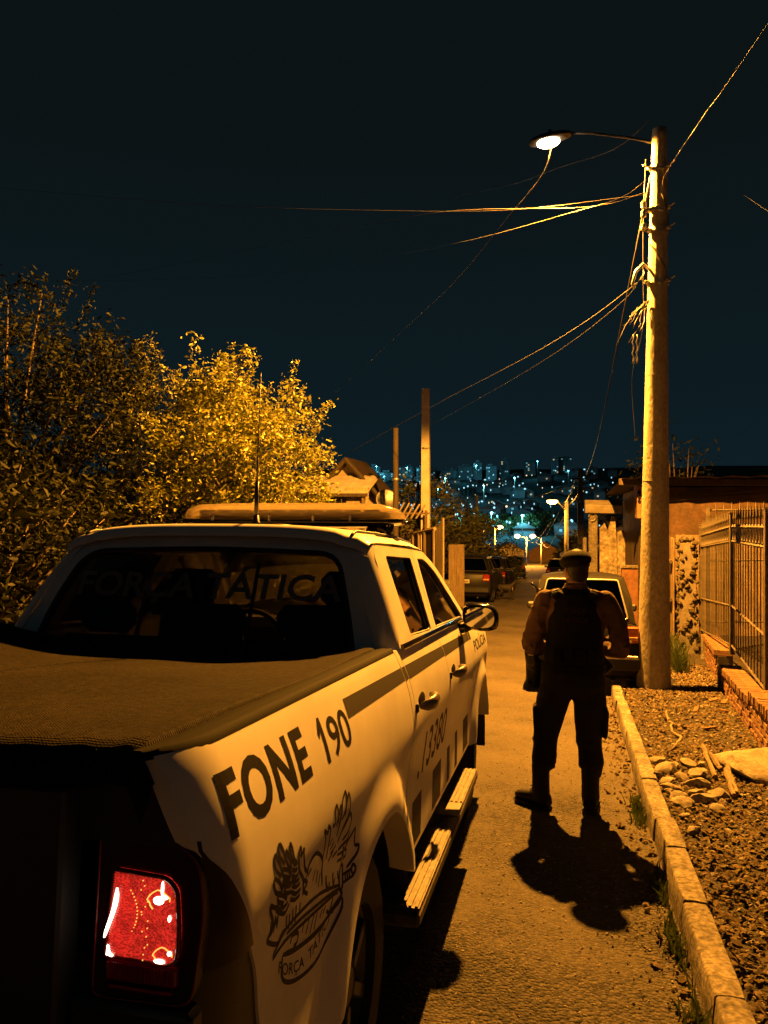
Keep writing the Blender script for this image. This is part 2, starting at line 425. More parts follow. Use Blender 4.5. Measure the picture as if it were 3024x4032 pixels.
M['white_paint'] = pbr('white_paint', (.82, .80, .76), .5, spec=.2, coat=.22, var=(2.5, .10), bump=(3, .02, .02))
M['vinyl_dark'] = pbr('dark_vinyl', (.008, .007, .007), .7, spec=.06)
M['vinyl_grey'] = pbr('grey_vinyl', (.045, .04, .038), .6, spec=.12)
M['vinyl_glass'] = pbr('glass_lettering', (.16, .13, .12), .7, var=(400, .25))
M['ink'] = pbr('black_print', (.006, .006, .006), .6, spec=.2)
M['glass'] = glassy('tinted_glass', (.45, .45, .44), .9, .02)
M['glass_rear'] = glassy('dark_tinted_glass', (.50, .49, .48), .35, .02)
M['windscreen'] = glassy('windscreen_glass', (.5, .5, .49), .6, .02)
M['glass_car'] = glassy('car_glass', (.22, .22, .22), 1.2, .03)
M['mirror'] = pbr('mirror_glass', (.6, .6, .6), .03, 1.0)
M['clear'] = glassy('clear_lens', (.93, .91, .88), 1.1, .05)
M['white_car'] = M['white_paint']
M['skin'] = pbr('skin', (.36, .20, .13), .55, var=(20, .12))
M['hair'] = pbr('hair', (.012, .009, .007), .7, bump=(200, .6, .004))
M['shirt'] = pbr('khaki_shirt', (.11, .064, .038), .9, spec=.3, var=(6, .15), bump=(9, .75, .03), bump2=(300, .3, .001))
M['vest'] = pbr('black_vest', (.006, .006, .006), .9, spec=.2, bump=(260, .4, .002), bump2=(12, .3, .01))
M['trousers'] = pbr('dark_trousers', (.014, .013, .011), .9, spec=.25, bump=(8, .7, .03), bump2=(280, .3, .001))
M['vest_print'] = pbr('faded_vest_print', (.03, .018, .017), .95, spec=.2)
M['beret'] = pbr('dark_beret', (.010, .009, .007), .95, spec=.15, bump=(260, .4, .002), bump2=(8, .3, .012))
M['boot'] = pbr('black_boot_leather', (.008, .007, .006), .6, spec=.25, bump=(60, .3, .003))
M['dog_coat'] = pbr('dark_dog_coat', (.018, .014, .011), .7, bump=(160, .6, .004))
M['dog_pale'] = pbr('pale_dog_chest', (.25, .18, .11), .8)
# ------------------------------------------------------------------ ground, road, kerb, verge
FARZ = [(235, -12.6), (300, -11.2), (350, -9), (450, 0), (600, 16), (800, 42), (900, 51), (1100, 56), (1600, 40)]
def zg(x, y):
    b = zr(y) if y < 235 else interps(FARZ, y)
    k = sstep(14, 60, abs(x + 2)) * sstep(-5, 40, y)
    b += k * 4 * noise.noise((x * .02, y * .02, 3)) + sstep(200, 400, y) * 5 * noise.noise((x * .008, y * .008, 7))
    b -= .12
    if x > 20: b += sstep(20, 120, x) * sstep(10, 60, y) * (1 - sstep(260, 500, y)) * 10
    return b
ys = [-40, -20, -8, -2, 2, 6, 10, 14, 18, 22, 26, 30, 36, 42, 50, 58, 66, 76, 90, 105, 120, 140, 160, 180, 200, 220, 235, 260, 300, 350, 400, 450, 500, 550, 600, 650, 700, 750, 800, 850, 900, 960, 1030, 1100, 1250, 1600]
xs = [-900, -600, -400, -280, -200, -150, -110, -80, -55, -38, -26, -18, -12, -8, -5, -2, 1, 4, 8, 13, 20, 30, 45, 65, 90, 120, 160, 220, 300, 450, 700, 900]
gm = MB(); gm.add([(x, y, zg(x, y)) for y in ys for x in xs], [(j*len(xs)+i, j*len(xs)+i+1, (j+1)*len(xs)+i+1, (j+1)*len(xs)+i) for j in range(len(ys)-1) for i in range(len(xs)-1)])
tag(gm.build('ground', M['far_ground'], smooth=True), kind='structure')

rys = [-8 + .4*i for i in range(110)] + [36 + 2*i for i in range(100)]
rm = MB(); NX = 16
for y in rys:
    for i in range(NX + 1):
        t = i / NX; x = xl(y) + (xr(y) + .04 - xl(y)) * t
        if y > 10.9: x = xl(y) + (xr(y) + .9*sstep(10.9, 11.6, y)*(1-sstep(17, 20, y)) - xl(y)) * t
        rm.v.append((x, y, zr(y) + .006 * sin(pi * t) + .006 * noise.noise((x*.8, y*.5, 0))))
rm.f = [(j*(NX+1)+i, j*(NX+1)+i+1, (j+1)*(NX+1)+i+1, (j+1)*(NX+1)+i) for j in range(len(rys)-1) for i in range(NX)]
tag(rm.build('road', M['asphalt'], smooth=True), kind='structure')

kerb = empty('kerb'); tag(kerb, kind='structure')
kj = [-1.6, -.5, .5, 1.35, 2.15, 2.95, 3.75, 4.45, 4.98, 5.9, 6.75, 7.7, 8.6, 9.55, 10.2, 10.78]
for a, b in zip(kj, kj[1:]):
    k = MB(); n = 9; rings = []
    w = R.uniform(.105, .12); dz = R.uniform(-.008, .008); dx = R.uniform(-.008, .008); sd = R.uniform(0, 50)
    g = R.uniform(.002, .005)
    for i in range(n + 1):
        y = a + g + (b - a - 2*g) * i / n; e = .004 if i in (0, n) else 0
        x0 = xr(y) + dx; z = zr(y) + dz
        cs = [(-.02, -.12), (-.012, .05), (-.003, .138), (.004, .147), (.05, .15), (w - .006, .147), (w, .138), (w + .004, -.1)]
        rings.append([Vector((x0 + p + .0035*noise.noise((y*9, p*40, sd)) + (e if p < .05 else -e), y, z + q - e*.6 + (.007*noise.noise((y*7, p*30, sd+9)) if q > 0 else 0))) for p, q in cs])
    k.loft(rings); k.build('kerb_stone', M['kerb'], kerb, smooth=50)

def vz(x, y):
    return zr(y) + .118 + .022*noise.noise((x*2.2, y*2.2, 5)) + .012*noise.noise((x*9, y*9, 1)) + .05*sstep(1.2, 2.4, x)*sstep(3, 12, y)
vm = MB(); NV, NU = 44, 330
def vx0(y): return xr(y) + .11 if y < 10.78 else xr(y) + .11 + .75*sstep(10.78, 11.3, y)
def vfn(u, v):
    y = -2 + 26*u; a = vx0(y); b = 4.2 + .08*y; x = a + (b - a) * v**1.5
    e = sstep(0, .05, v)
    return (x, y, vz(x, y) - .10*(1 - e) * (1 if y > 10.78 else .25))
vm.grid(NU, NV, vfn)
tag(vm.build('verge', M['soil'], smooth=True), kind='structure')
lv = MB(); lv.grid(140, 20, lambda u, v: (xl(-6+60*u) - .02 - 9*v**1.5, -6 + 60*u, zr(-6+60*u) + (-.02 if v == 0 else .11) + .03*noise.noise((v*9, u*60, 2))))
tag(lv.build('left_verge', M['soil'], smooth=True), kind='structure')

# ---- litter, pebbles, grass: uncountable
def scatter(name, n, place, shapes, size, mat, label, cat, lift=.006, tilt=.5, seed=1):
    rg = np.random.default_rng(seed); V = []; F = []
    for k in range(n):
        x, y, z = place(rg); sv, sf = shapes[k % len(shapes)]; s = rg.uniform(*size); a = rg.uniform(0, 2*pi)
        tx, ty = rg.normal(0, tilt), rg.normal(0, tilt)
        Mx = Matrix.Rotation(a, 3, 'Z') @ Matrix.Rotation(tx, 3, 'X') @ Matrix.Rotation(ty, 3, 'Y')
        o = len(V); q = rg.uniform(.6, 1.4)
        for p in sv:
            w = Mx @ Vector((p[0]*s, p[1]*s*q, p[2]*s)); V.append((x + w.x, y + w.y, z + lift + w.z))
        F += [tuple(i + o for i in f) for f in sf]
    mb = MB(); mb.v = V; mb.f = F
    return tag(mb.build(name, mat, fix=False), label, cat, kind='stuff')
chip = ([(-.5, 0, .05), (-.2, .32, .12), (.3, .26, .0), (.55, -.02, .1), (.2, -.3, .14), (-.3, -.24, .02), (0, 0, .2)], [(0, 6, 1), (1, 6, 2), (2, 6, 3), (3, 6, 4), (4, 6, 5), (5, 6, 0)])
leafl = ([(-.6, 0, .1), (-.1, .24, .0), (.6, 0, .16), (-.1, -.24, .02), (0, 0, .12)], [(0, 4, 1), (1, 4, 2), (2, 4, 3), (3, 4, 0)])
peb = ([(1, 0, 0), (-1, 0, 0), (0, .8, 0), (0, -.8, 0), (0, 0, .55), (0, 0, -.5), (.6, .5, .3), (-.6, -.5, .28)], [(0, 6, 4), (6, 2, 4), (0, 2, 6), (2, 1, 4), (1, 7, 4), (7, 3, 4), (1, 3, 7), (3, 0, 4), (0, 3, 5), (3, 1, 5), (1, 2, 5), (2, 0, 5)])
def vplace(rg):
    y = rg.uniform(1.5, 13) if rg.random() < .75 else rg.uniform(1.5, 7); b = 1.69 + .1*(y - 6.9) if y < 14 else 2.4
    x = rg.uniform(vx0(y) + .01, max(b, vx0(y) + .3)); return x, y, vz(x, y)
scatter('leaf_litter', 9500, vplace, [chip, leafl, chip], (.014, .055), M['leaf_dry'], 'dry leaves and bark chips littering the verge soil', 'leaf litter', .008, .45, 2)
scatter('pebbles', 3200, vplace, [peb], (.006, .022), M['stone'], 'loose pebbles strewn over the verge soil', 'pebbles', .003, .3, 3)
def gutter(rg):
    y = rg.uniform(1.8, 10.5); x = xr(y) - .02 - abs(rg.normal(0, .11)); return x, y, zr(y) + .004
scatter('gutter_litter', 900, gutter, [chip, leafl, peb], (.008, .03), M['leaf_dry'], 'small dry bits gathered in the gutter along the kerb', 'leaf litter', .004, .4, 4)
def roadp(rg):
    y = 2 + 12*rg.random()**1.6; x = rg.uniform(-.6, xr(y) - .05); return x, y, zr(y) + .004
scatter('road_grit', 2600, roadp, [peb], (.003, .009), M['stone'], 'loose grit scattered on the asphalt', 'grit', .002, .3, 5)
def blades(name, n, place, h, label):
    rg = np.random.default_rng(8); V = []; F = []
    for _ in range(n):
        x, y, z = place(rg); hh = rg.uniform(*h); a = rg.uniform(0, 2*pi); b = rg.normal(0, .3); c = rg.normal(0, .3); w = .004 + .004*rg.random()
        dx, dy = w*cos(a), w*sin(a); o = len(V)
        V += [(x-dx, y-dy, z), (x+dx, y+dy, z), (x+dx*.7+b*hh*.4, y+dy*.7+c*hh*.4, z+hh*.6), (x-dx*.7+b*hh*.4, y-dy*.7+c*hh*.4, z+hh*.6), (x+b*hh, y+c*hh, z+hh)]
        F += [(o, o+1, o+2, o+3), (o+3, o+2, o+4)]
    mb = MB(); mb.v = V; mb.f = F; return tag(mb.build(name, M['grass'], fix=False), label, 'grass', kind='stuff')
blades('grass_tuft', 900, lambda rg: (lambda x, y: (x, y, vz(x, y)))(1.72 + abs(rg.normal(0, .10)), rg.uniform(12.2, 14.2)), (.12, .55), 'tall green grass growing behind the concrete pole')
blades('gutter_grass', 500, lambda rg: (lambda y: (xr(y) - .03 - abs(rg.normal(0, .03)), y, zr(y)))(rg.choice([2.9, 3.6, 4.2, 5.4, 5.6]) + rg.normal(0, .12)), (.03, .10), 'sparse weeds growing at the foot of the kerb')

# ---- loose stones on the verge
def rock(name, c, r, seed, mat=None, flat=.5, sub=2):
    bm = bmesh.new(); bmesh.ops.create_icosphere(bm, subdivisions=sub, radius=1)
    rr = random.Random(seed); pl = [(Vector((rr.gauss(0, 1), rr.gauss(0, 1), rr.gauss(0, .8))).normalized(), rr.uniform(.55, .85)) for _ in range(9)]
    for v in bm.verts:
        p = v.co.copy()
        for n, d in pl:
            e = p.dot(n) - d
            if e > 0: p -= n * e
        p *= 1 + .06*noise.noise(p*3 + Vector((seed, 0, 0)))
        v.co = Vector((p.x * r, p.y * r * rr_y[seed % 7], p.z * r * flat))
    me = bpy.data.meshes.new(name); bm.to_mesh(me); bm.free()
    o = link(name, me, mat or M['stone'], None, 28, c, (R.uniform(-.25, .25), R.uniform(-.25, .25), R.uniform(0, 6)))
    return o
rr_y = [.7, .85, .6, .95, .75, .65, .9]
ST = [(.80, 6.204, .19, 'large pale rounded stone beside the kerb at the pile edge'), (1.0, 6.46, .16, 'pale flat stone at the back of the stone pile'), (1.113, 6.465, .10, 'small jagged pale stone at the back right of the pile'),
      (1.03, 6.185, .17, 'dark rough stone in the middle of the pile'), (.886, 6.02, .13, 'mid sized stone just right of the large pale one'), (.76, 5.89, .13, 'angular flat stone near the kerb in front of the large pale one'),
      (.968, 5.887, .18, 'long rounded stone lying across the pile centre'), (.748, 5.725, .10, 'small stone third from the front along the kerb'), (.75, 5.61, .09, 'small flat stone second from the front along the kerb'),
      (.824, 5.673, .10, 'dark pitted stone in the front half of the pile'), (.924, 5.619, .11, 'squarish stone at the pile front centre'), (1.067, 5.64, .20, 'broad grey slab stone at the right front of the pile'),
      (.781, 5.488, .12, 'thin flat stone at the front by the kerb'), (.95, 5.488, .16, 'long thin stone at the very front of the pile'), (.80, 5.37, .14, 'dark half buried stone in front of the pile'),
      (.771, 6.472, .12, 'layered flat stone behind the large pale one by the kerb'), (.876, 6.368, .12, 'narrow pale stone behind the large rounded one'), (1.0, 5.334, .10, 'dark low stone nearest the right front'),
      (.78, 4.80, .09, 'lone stone on the litter nearest the camera'), (.76, 5.06, .06, 'lone small pale stone between pile and kerb joint'), (.723, 6.02, .07, 'little stone wedged against the kerb by the pile')]
for i, (x, y, r, lb) in enumerate(ST):
    o = rock('stone', (x, y, vz(x, y) + .02), r*.62, i + 3, flat=R.uniform(.35, .6)); tag(o, lb, 'stone', 'stones piled on the verge')
o = rock('boulder', (1.62, 6.45, vz(1.6, 6.45) - .02), .62, 40, M['stone'], .28, 4); o.rotation_euler = (0, .05, .4); o.scale = (.75, 1.25, 1)
tag(o, 'broad flat boulder half buried near the brick wall', 'boulder')
for i, (a, b, lb) in enumerate([((1.168, 6.79), (1.13, 6.09), 'thin broken plank leaning beside the boulder'), ((1.18, 6.57), (1.218, 6.31), 'short splintered stick by the boulder edge'), ((1.247, 6.25), (1.183, 5.61), 'split wooden stake right of the stone pile'), ((1.225, 6.17), (1.15, 5.56), 'dark wooden stake left of the split one')]):
    mb = MB(); L = Vector((b[0]-a[0], b[1]-a[1], 0)); n = 6
    mb.tube([(a[0]+L.x*t/n + R.uniform(-.006, .006), a[1]+L.y*t/n, vz(a[0]+L.x*t/n, a[1]+L.y*t/n) + .035 + .05*(1-t/n)) for t in range(n+1)], [.018*R.uniform(.7, 1.2) for _ in range(n+1)], 6)
    tag(mb.build('wood_stake', M['wood'], smooth=40), lb, 'wood stake', 'broken wood on the verge')
vp = [(1.169, 9.016), (1.129, 8.707), (1.12, 8.428), (1.136, 8.259), (1.083, 8.034), (1.065, 7.793), (1.075, 7.61), (1.102, 7.476), (1.04, 7.287), (.949, 6.943)]
vt = MB(); vt.tube([(x, y, vz(x, y) + .02 + .012*sin(i*2.1)) for i, (x, y) in enumerate(vp)], [.010, .011, .012, .012, .012, .012, .013, .014, .013, .008], 7)
tag(vt.build('dry_root', M['wood'], smooth=True), 'pale crooked root lying on the litter in front of the pole', 'root')
for i, (x, y) in enumerate([(1.817, 9.891), (1.9, 9.7), (1.76, 9.02), (1.431, 7.984), (1.49, 9.07)]):
    mb = MB(); mb.box((0, 0, 0), (.10 + .03*(i % 2), .05, .02 + .01*(i % 3)), ch=.004)
    tag(mb.build('brick_shard', M['brick2'], None, loc=(x, y, vz(x, y) + .025), rot=(.2, .15*i - .3, i*1.1)), ['pale brick shard on the litter before the wall pillar', 'brick shard close to the low wall foot', 'cluster of pale chipped brick near the wall middle', 'round worn brick piece in mid verge', 'dark brick shard left of the pale ones'][i], 'brick shard', 'brick pieces on the verge')

# ------------------------------------------------------------------ low brick wall (two stretches)
def brick_wall(name, ya, yb, h, label, step=None):
    root = empty(name, (0, 0, 0)); tag(root, label, 'brick wall', 'low brick walls under the iron fence')
    fx = lambda y: 1.69 + .1*(y - 6.9)
    th = .22; n = int((yb - ya)/.23); ang = math.atan(.1)
    def top(y): return zr(y) + h + (step(y) if step else 0)
    core = MB(); rings = []
    for i in range(13):
        y = ya + (yb - ya)*i/12; x = fx(y)
        rings.append([Vector((x + .018, y, zr(y) - .1)), Vector((x + .018, y, top(y) - .075)), Vector((x + th, y, top(y) - .075)), Vector((x + th, y, zr(y) - .1))])
    core.loft(rings); core.build('mortar_core', M['mortar'], root)
    bmesh_b = [MB().box((0, 0, 0), (.10, .205, .055), ch=.006).mesh('brick') for _ in range(1)]
    for j, me in enumerate(bmesh_b): me.materials.append(M['brick'])
    bpale = bmesh_b[0].copy(); bpale.materials.clear(); bpale.materials.append(M['brick2']); bmesh_b.append(bpale)
    rot = (-math.atan(SLOPE), 0, -ang)
    for c in range(int((h)/.068)):
        for i in range(n + 1):
            y = ya + .115 + .23*i + (.115 if c % 2 else 0)
            if y > yb - .08: continue
            z = top(y) - .11 - .068*c
            if z < zr(y) + .06: continue
            o = link('brick', bmesh_b[R.random() < .35], None, root, False, (fx(y) + .05 + R.uniform(-.006, .006), y, z), (rot[0] + R.uniform(-.02, .02), R.uniform(-.03, .03), rot[2] + R.uniform(-.03, .03)))
    capm = MB().box((0, 0, 0), (th + .03, .058, .085), ch=.008).mesh('cap_brick'); capm.materials.append(M['brick2'])
    y = ya + .035
    while y < yb - .03:
        link('cap_brick', capm, None, root, False, (fx(y) + th/2 - .01 + R.uniform(-.01, .01), y, top(y) - .036 + R.uniform(-.006, .006)), (rot[0] + R.uniform(-.03, .03), R.uniform(-.02, .02), rot[2] + R.uniform(-.03, .03)))
        y += .068
    p = MB(); p.box((fx(yb) + .10, yb + .06, top(yb) - h/2 - .08), (.26, .11, h + .12), ch=.012); p.build('end_post', M['kerb'], root)
    return root
brick_wall('brick_wall', 5.2, 10.85, .47, 'nearer stretch of low brick wall with rowlock cap at the right edge', lambda y: .07 if y < 8.0 else 0)
brick_wall('brick_wall', 11.5, 13.7, .58, 'farther stretch of low brick wall between gate gap and rubble pillar')

# ------------------------------------------------------------------ iron fence
def iron_fence(path, hz, H, label, scroll=True, spacing=(.23, .135)):
    """path: posts (x,y,zbase)"""
    root = empty('iron_fence', path[0]); tag(root, label, 'iron fence', 'wrought iron fences on the right')
    O = Vector(path[0])
    bar = MB(); bar.box((0, 0, H*.47), (.013, .013, H*.94)); bar.lathe([(.006, H*.94), (.017, H*.965), (.013, H*.985), (.001, H*1.04)], 6)
    bme = bar.mesh('bar'); bme.materials.append(M['iron'])
    sc = MB(); pts = []
    for k in range(15):
        a = k/14; pts.append((0, .022*sin(a*2*pi) + .04*(a - .5), H*(.80 + .115*a)))
    sc.tube(pts, .007, 5); sc.ell((0, -.028, H*.805), (.014, .014, .014), 6, 4); sc.ell((0, .03, H*.905), (.013, .013, .013), 6, 4)
    sme = sc.mesh('scroll'); sme.materials.append(M['iron'])
    for i in range(len(path)):
        p = Vector(path[i]) - O; b = MB(); b.box((p.x, p.y, p.z + H*.5 - .06), (.065, .065, H + .12), ch=.006); b.box((p.x, p.y, p.z + H + .008), (.075, .075, .012)); b.build('post', M['iron'], root)
    for pi_, (a, b) in enumerate(zip(path, path[1:])):
        a, b = Vector(a) - O, Vector(b) - O; d = b - a; L = d.length; ang = atan2(-d.x, d.y)
        for q in hz:
            r = MB(); off = Vector((0, 0, H*q)); r.tube([a + off, b + off], .017, 4); r.build('rail', M['iron'], root)
        n = int(L/spacing[pi_])
        for i in range(1, n):
            p = a + d * i/n
            link('bar', bme, None, root, False, p + Vector((0, 0, R.uniform(-.004, .004))), (0, 0, ang))
            if scroll: link('scroll', sme, None, root, True, p + d*.5/n, (0, 0, ang))
    return root
iron_fence([(2.02, 8.25, -.14), (2.33, 11.38, -.19), (2.42, 14.25, -.40)], (0, .30, .79, .90), 1.82, 'iron fence with twisted scrolls standing behind the low brick wall')
iron_fence([(2.56, 14.4, -.36), (5.6, 14.75, -.30)], (.04, .55, .97), 2.1, 'plain taller iron fence crossing the yard before the house', False, (.13,))

# ------------------------------------------------------------------ rubble pillar
pil = empty('rubble_pillar', (2.2, 14.35, zr(14.35))); tag(pil, 'rubble stone pillar at the far end of the iron fence', 'pillar')
MB().box((0, 0, 1.05), (.26, .3, 2.1)).build('core', M['mortar'], pil)
for k in range(190):
    sd = k % 4; a = sd*pi/2; hw_ = .13 if sd % 2 == 0 else .15; lat = R.uniform(-.15, .15) if sd % 2 == 0 else R.uniform(-.13, .13)
    n_ = Vector((cos(a), sin(a), 0)); t_ = Vector((-sin(a), cos(a), 0))
    o = rock('stone', n_*(hw_ + R.uniform(-.02, .012)) + t_*lat + Vector((0, 0, .04 + 2.08*((k*.618034) % 1))), R.uniform(.04, .085), k + 50, M['rubble'], .8, 1); o.parent = pil
for k in range(7):
    o = rock('stone', Vector((R.uniform(-.1, .1), R.uniform(-.1, .1), 2.1 + R.uniform(0, .1))), R.uniform(.06, .1), k + 300, M['rubble'], .7, 1); o.parent = pil

# ------------------------------------------------------------------ plank fence behind the pole
pf = empty('plank_fence', (2.05, 14.9, zr(14.9))); tag(pf, 'weathered vertical plank fence between pole and rubble pillar', 'plank fence')
pb = [MB().box((0, 0, 1.1), (.025, .16, 2.2 + .08*k), ch=.004).mesh('plank') for k in (-1, 0, 1)]
for me in pb: me.materials.append(M['wood'])
for i in range(26):
    y = .19*i; link('plank', pb[i % 3], None, pf, False, (-.03*i/4 + R.uniform(-.012, .012), y, zr(14.9 + y) - zr(14.9) + R.uniform(-.03, .03)), (R.uniform(-.015, .015), 0, R.uniform(-.06, .06)))
for z in (.35, 1.05, 1.75):
    MB().tube([(-.05, -.05, z), (-.25, 4.85, z + zr(19.8) - zr(14.9))], .04, 4).build('rail', M['wood_dark'], pf)

# ------------------------------------------------------------------ house on the right
hr = empty('house', (1.75, 17, zr(17))); tag(hr, 'orange plastered house with boarded lower wall behind the iron fence', 'house')
z0 = zr(17); ev = 2.22 - z0
W = MB(); W.box((3.6, 2.75, ev/2 - .1), (7.2, 5.2, ev + .1)); W.build('wall', M['plaster'], hr)
for k in range(17):
    b = MB(); b.box((3.85, .125, .12 + .128*k), (6.4, .028, .122), Matrix.Rotation(.06, 3, 'X')); b.build('board', M['wood'], hr)
MB().box((3.6, .02, ev + .02), (8.2, .14, .14), Matrix.Rotation(.012, 3, 'Y'), ch=.01).build('eave_beam', M['wood_dark'], hr)
rf = MB(); rf.grid(40, 10, lambda u, v: (-.45 + 8.3*u, -.45 + 3.4*v, ev + .14 - .12*v + .02*sin(u*160) + .02*u)); rf.grid(40, 10, lambda u, v: (-.45 + 8.3*u, 5.95 - 3.0*v, ev - .1 + .12*v + .02*sin(u*160)))
rf.build('roof', M['roof_tile'], hr, smooth=True)
for q, (za, zb) in enumerate([(ev - .28, ev - .04), (ev - .36, ev - .12)]):
    MB().tube([(.2, .10, za), (2.4, .10, za + .17), (5.2, .10, zb + .10)], .013, 6).build('conduit', M['cable'], hr)
for x in (1.0, 2.9, 4.1): MB().box((x, .09, ev - .14), (.11, .10, .12), ch=.01).build('junction_box', M['black_plastic'], hr)
MB().box((5.05, .06, ev - .55), (.22, .12, 1.5), ch=.01).build('pillar', M['wood_dark'], hr)
MB().box((-.05, .4, ev - .35), (.16, .8, .7)).build('side_block', M['brick2'], hr)
for j in range(3):
    for i in range(2):
        MB().lathe([(.03, 0), (.034, .02), (.0, .02)], 10, Matrix.Translation((-.09 + .08*i, -.012, ev - .16 - .09*j)) @ Matrix.Rotation(pi/2, 4, 'X')).build('vent_hole', M['gloss_black'], hr)
# shed corner at the far right
sh = empty('shed', (6.2, 15.6, zr(15.6))); tag(sh, 'small brick shed with leaning post at the right edge', 'shed')
MB().box((1.5, 1, 1.95), (3, 2, 3.9)).build('wall', M['brick'], sh)
MB().box((1.4, .9, 3.95), (3.5, 2.6, .08), Matrix.Rotation(.12, 3, 'Y')).build('roof', M['fibre'], sh)
MB().box((-.35, -.1, 2.2), (.12, .12, 4.5), Matrix.Rotation(-.09, 3, 'Y')).build('post', M['wood'], sh)

# ------------------------------------------------------------------ ruins left of the pole
gp = empty('gate_post', (.93, 22, zr(22))); tag(gp, 'tall pale concrete gate post capped by a tilted sheet', 'gate post')
MB().box((0, 0, 1.4), (.24, .24, 2.8), ch=.02).build('shaft', M['kerb'], gp)
MB().box((-.22, .05, 1.1), (.10, .14, 2.1), ch=.02).build('side_post', M['kerb'], gp)
MB().box((.28, 0, 3.0), (1.0, .6, .24), Matrix.Rotation(.02, 3, 'Y') @ Matrix.Rotation(.25, 3, 'X'), ch=.02).build('cap_sheet', M['fibre'], gp)
MB().tube([(-.02 - .10*cos(a/8*pi*1.6), -.16, 2.72 + .11*sin(a/8*pi*1.6)) for a in range(9)], .025, 6).build('hoop', M['galv'], gp)
def ruin(name, x0, x1, y, prof, th, mat, label):
    lp = [(x0, -.3)] + [(x0 + (x1 - x0)*t, h) for t, h in prof] + [(x1, -.3)]
    zb = zr(y); mb = plate([lp], lambda a, b: Vector((a, y + .03*noise.noise((a*3, b*3, 1)), zb + b)), lambda a, b: Vector((a, y + th, zb + b)))
    return tag(mb.build(name, mat), label, 'ruined wall', 'crumbling walls left of the pole')
ruin('ruined_wall', 1.12, 1.78, 22.2, [(0, 2.4), (.2, 2.55), (.33, 2.35), (.5, 2.75), (.62, 2.72), (.7, 1.9), (.85, 1.8), (1, 1.7)], .2, M['plaster_worn'], 'crumbling stained plaster wall beside the gate post')
ruin('ruined_wall', 1.55, 2.0, 21.6, [(0, 2.3), (.3, 2.36), (.6, 2.2), (1, 2.15)], .25, M['plaster_worn'], 'crumbling plaster column between stained wall and brick wall')
bwr = empty('brick_wall', (1.82, 20.8, zr(20.8))); tag(bwr, 'tall unplastered brick wall stub left of the pole', 'brick wall')
MB().box((.35, .1, 1.5), (.74, .2, 3.0)).build('mortar_core', M['mortar'], bwr)
tb = MB().box((0, 0, 0), (.22, .05, .062), ch=.005).mesh('brick'); tb.materials.append(M['brick'])
for c in range(43):
    for i in range(4):
        x = .09 + .235*i - (.11 if c % 2 else 0)
        if -.02 <= x <= .72: link('brick', tb, None, bwr, False, (x + .01, -.005, .04 + .07*c), (0, 0, R.uniform(-.02, .02)))
MB().box((.1, -.25, 2.95), (.1, .9, .05), Matrix.Rotation(.5, 3, 'X')).build('leaning_board', M['wood_pale'], bwr)
lw = empty('garden_wall', (1.45, 18.2, zr(18.2))); tag(lw, 'low brick garden wall right of the parked estate car', 'garden wall')
MB().box((.35, .1, .72), (.8, .2, 1.5)).build('core', M['brick'], lw); MB().box((.35, .1, 1.5), (.9, .28, .06), ch=.01).build('coping', M['kerb'], lw)
# ------------------------------------------------------------------ main utility pole
pz = vz(1.25, 10.92)
up = empty('utility_pole', (1.25, 10.92, pz)); tag(up, 'tall round concrete utility pole standing on the verge at right', 'utility pole')
def lean(z): return Vector((.0105*z, 0, z))
sh_ = MB(); rings = []
for i in range(61):
    z = -.2 + 7.72*i/60; r = .212 - .0155*max(z, 0)
    if z < .9: r += .012*(1 - max(z, 0)/.9)
    rings.append([lean(z) + Vector((cos(2*pi*j/40), sin(2*pi*j/40), 0)) * (r + .004*noise.noise((cos(2*pi*j/40)*2.5, sin(2*pi*j/40)*2.5, z*2.2)) + .006*max(0, noise.noise((j*.25, z*5, 4)) - .25)) for j in range(40)])
sh_.loft(rings); sh_.build('shaft', M['concrete'], up, smooth=True)
for z in (2.78, 4.2):
    r = .216 - .0155*z; MB().lathe([(r-.01, -.008), (r, 0), (r-.01, .008)], 32, Matrix.Translation(lean(z))).build('cast_seam', M['concrete'], up, smooth=True)
def band(z, w=.05, bolt=True):
    r = .212 - .0155*z + .012; mb = MB(); mb.lathe([(r, -w/2), (r+.006, -w/2), (r+.006, w/2), (r, w/2)], 28, Matrix.Translation(lean(z)) @ Matrix.Rotation(.12, 4, 'Y'), caps=False)
    c = lean(z)
    for a in (pi*1.15, pi*1.75, pi*.4):
        mb.box(c + Vector((cos(a)*(r+.03), sin(a)*(r+.03), 0)), (.06, .05, w*.9), Matrix.Rotation(a, 3, 'Z'), ch=.006)
        if bolt: mb.tube([c + Vector((cos(a)*(r+.02), sin(a)*(r+.02), 0)), c + Vector((cos(a)*(r+.13), sin(a)*(r+.13), .03))], .009, 6)
    mb.build('band', M['galv'], up)
for z in (6.98, 6.42, 6.15, 5.45): band(z)
def insulator(p, parent):
    MB().lathe([(.012, -.05), (.035, -.045), (.04, -.02), (.024, -.008), (.042, .006), (.024, .02), (.036, .034), (.01, .05)], 12, Matrix.Translation(p)).build('insulator', M['concrete_dark'], parent, smooth=True)
for z in (6.5, 6.38, 6.2): insulator(lean(z) + Vector((-.2, -.06, 0)), up)
hk = MB(); hk.tube([lean(5.62) + Vector((-.11, -.05, 0)), lean(5.66) + Vector((-.2, -.1, .03)), lean(5.58) + Vector((-.3, -.13, 0)), lean(5.42) + Vector((-.34, -.14, 0)), lean(5.36) + Vector((-.31, -.13, 0))], .022, 8); hk.build('curved_bracket', M['galv'], up, smooth=True)
cb = MB(); cb.tube([lean(z) + Vector((-.125 - .03*sin(z*1.3) - .05, -.08, 0)) for z in (7.1, 6.6, 6.0, 5.5, 5.2, 5.0)], .005, 6); cb.build('riser_cable', M['cable_pale'], up, smooth=True)
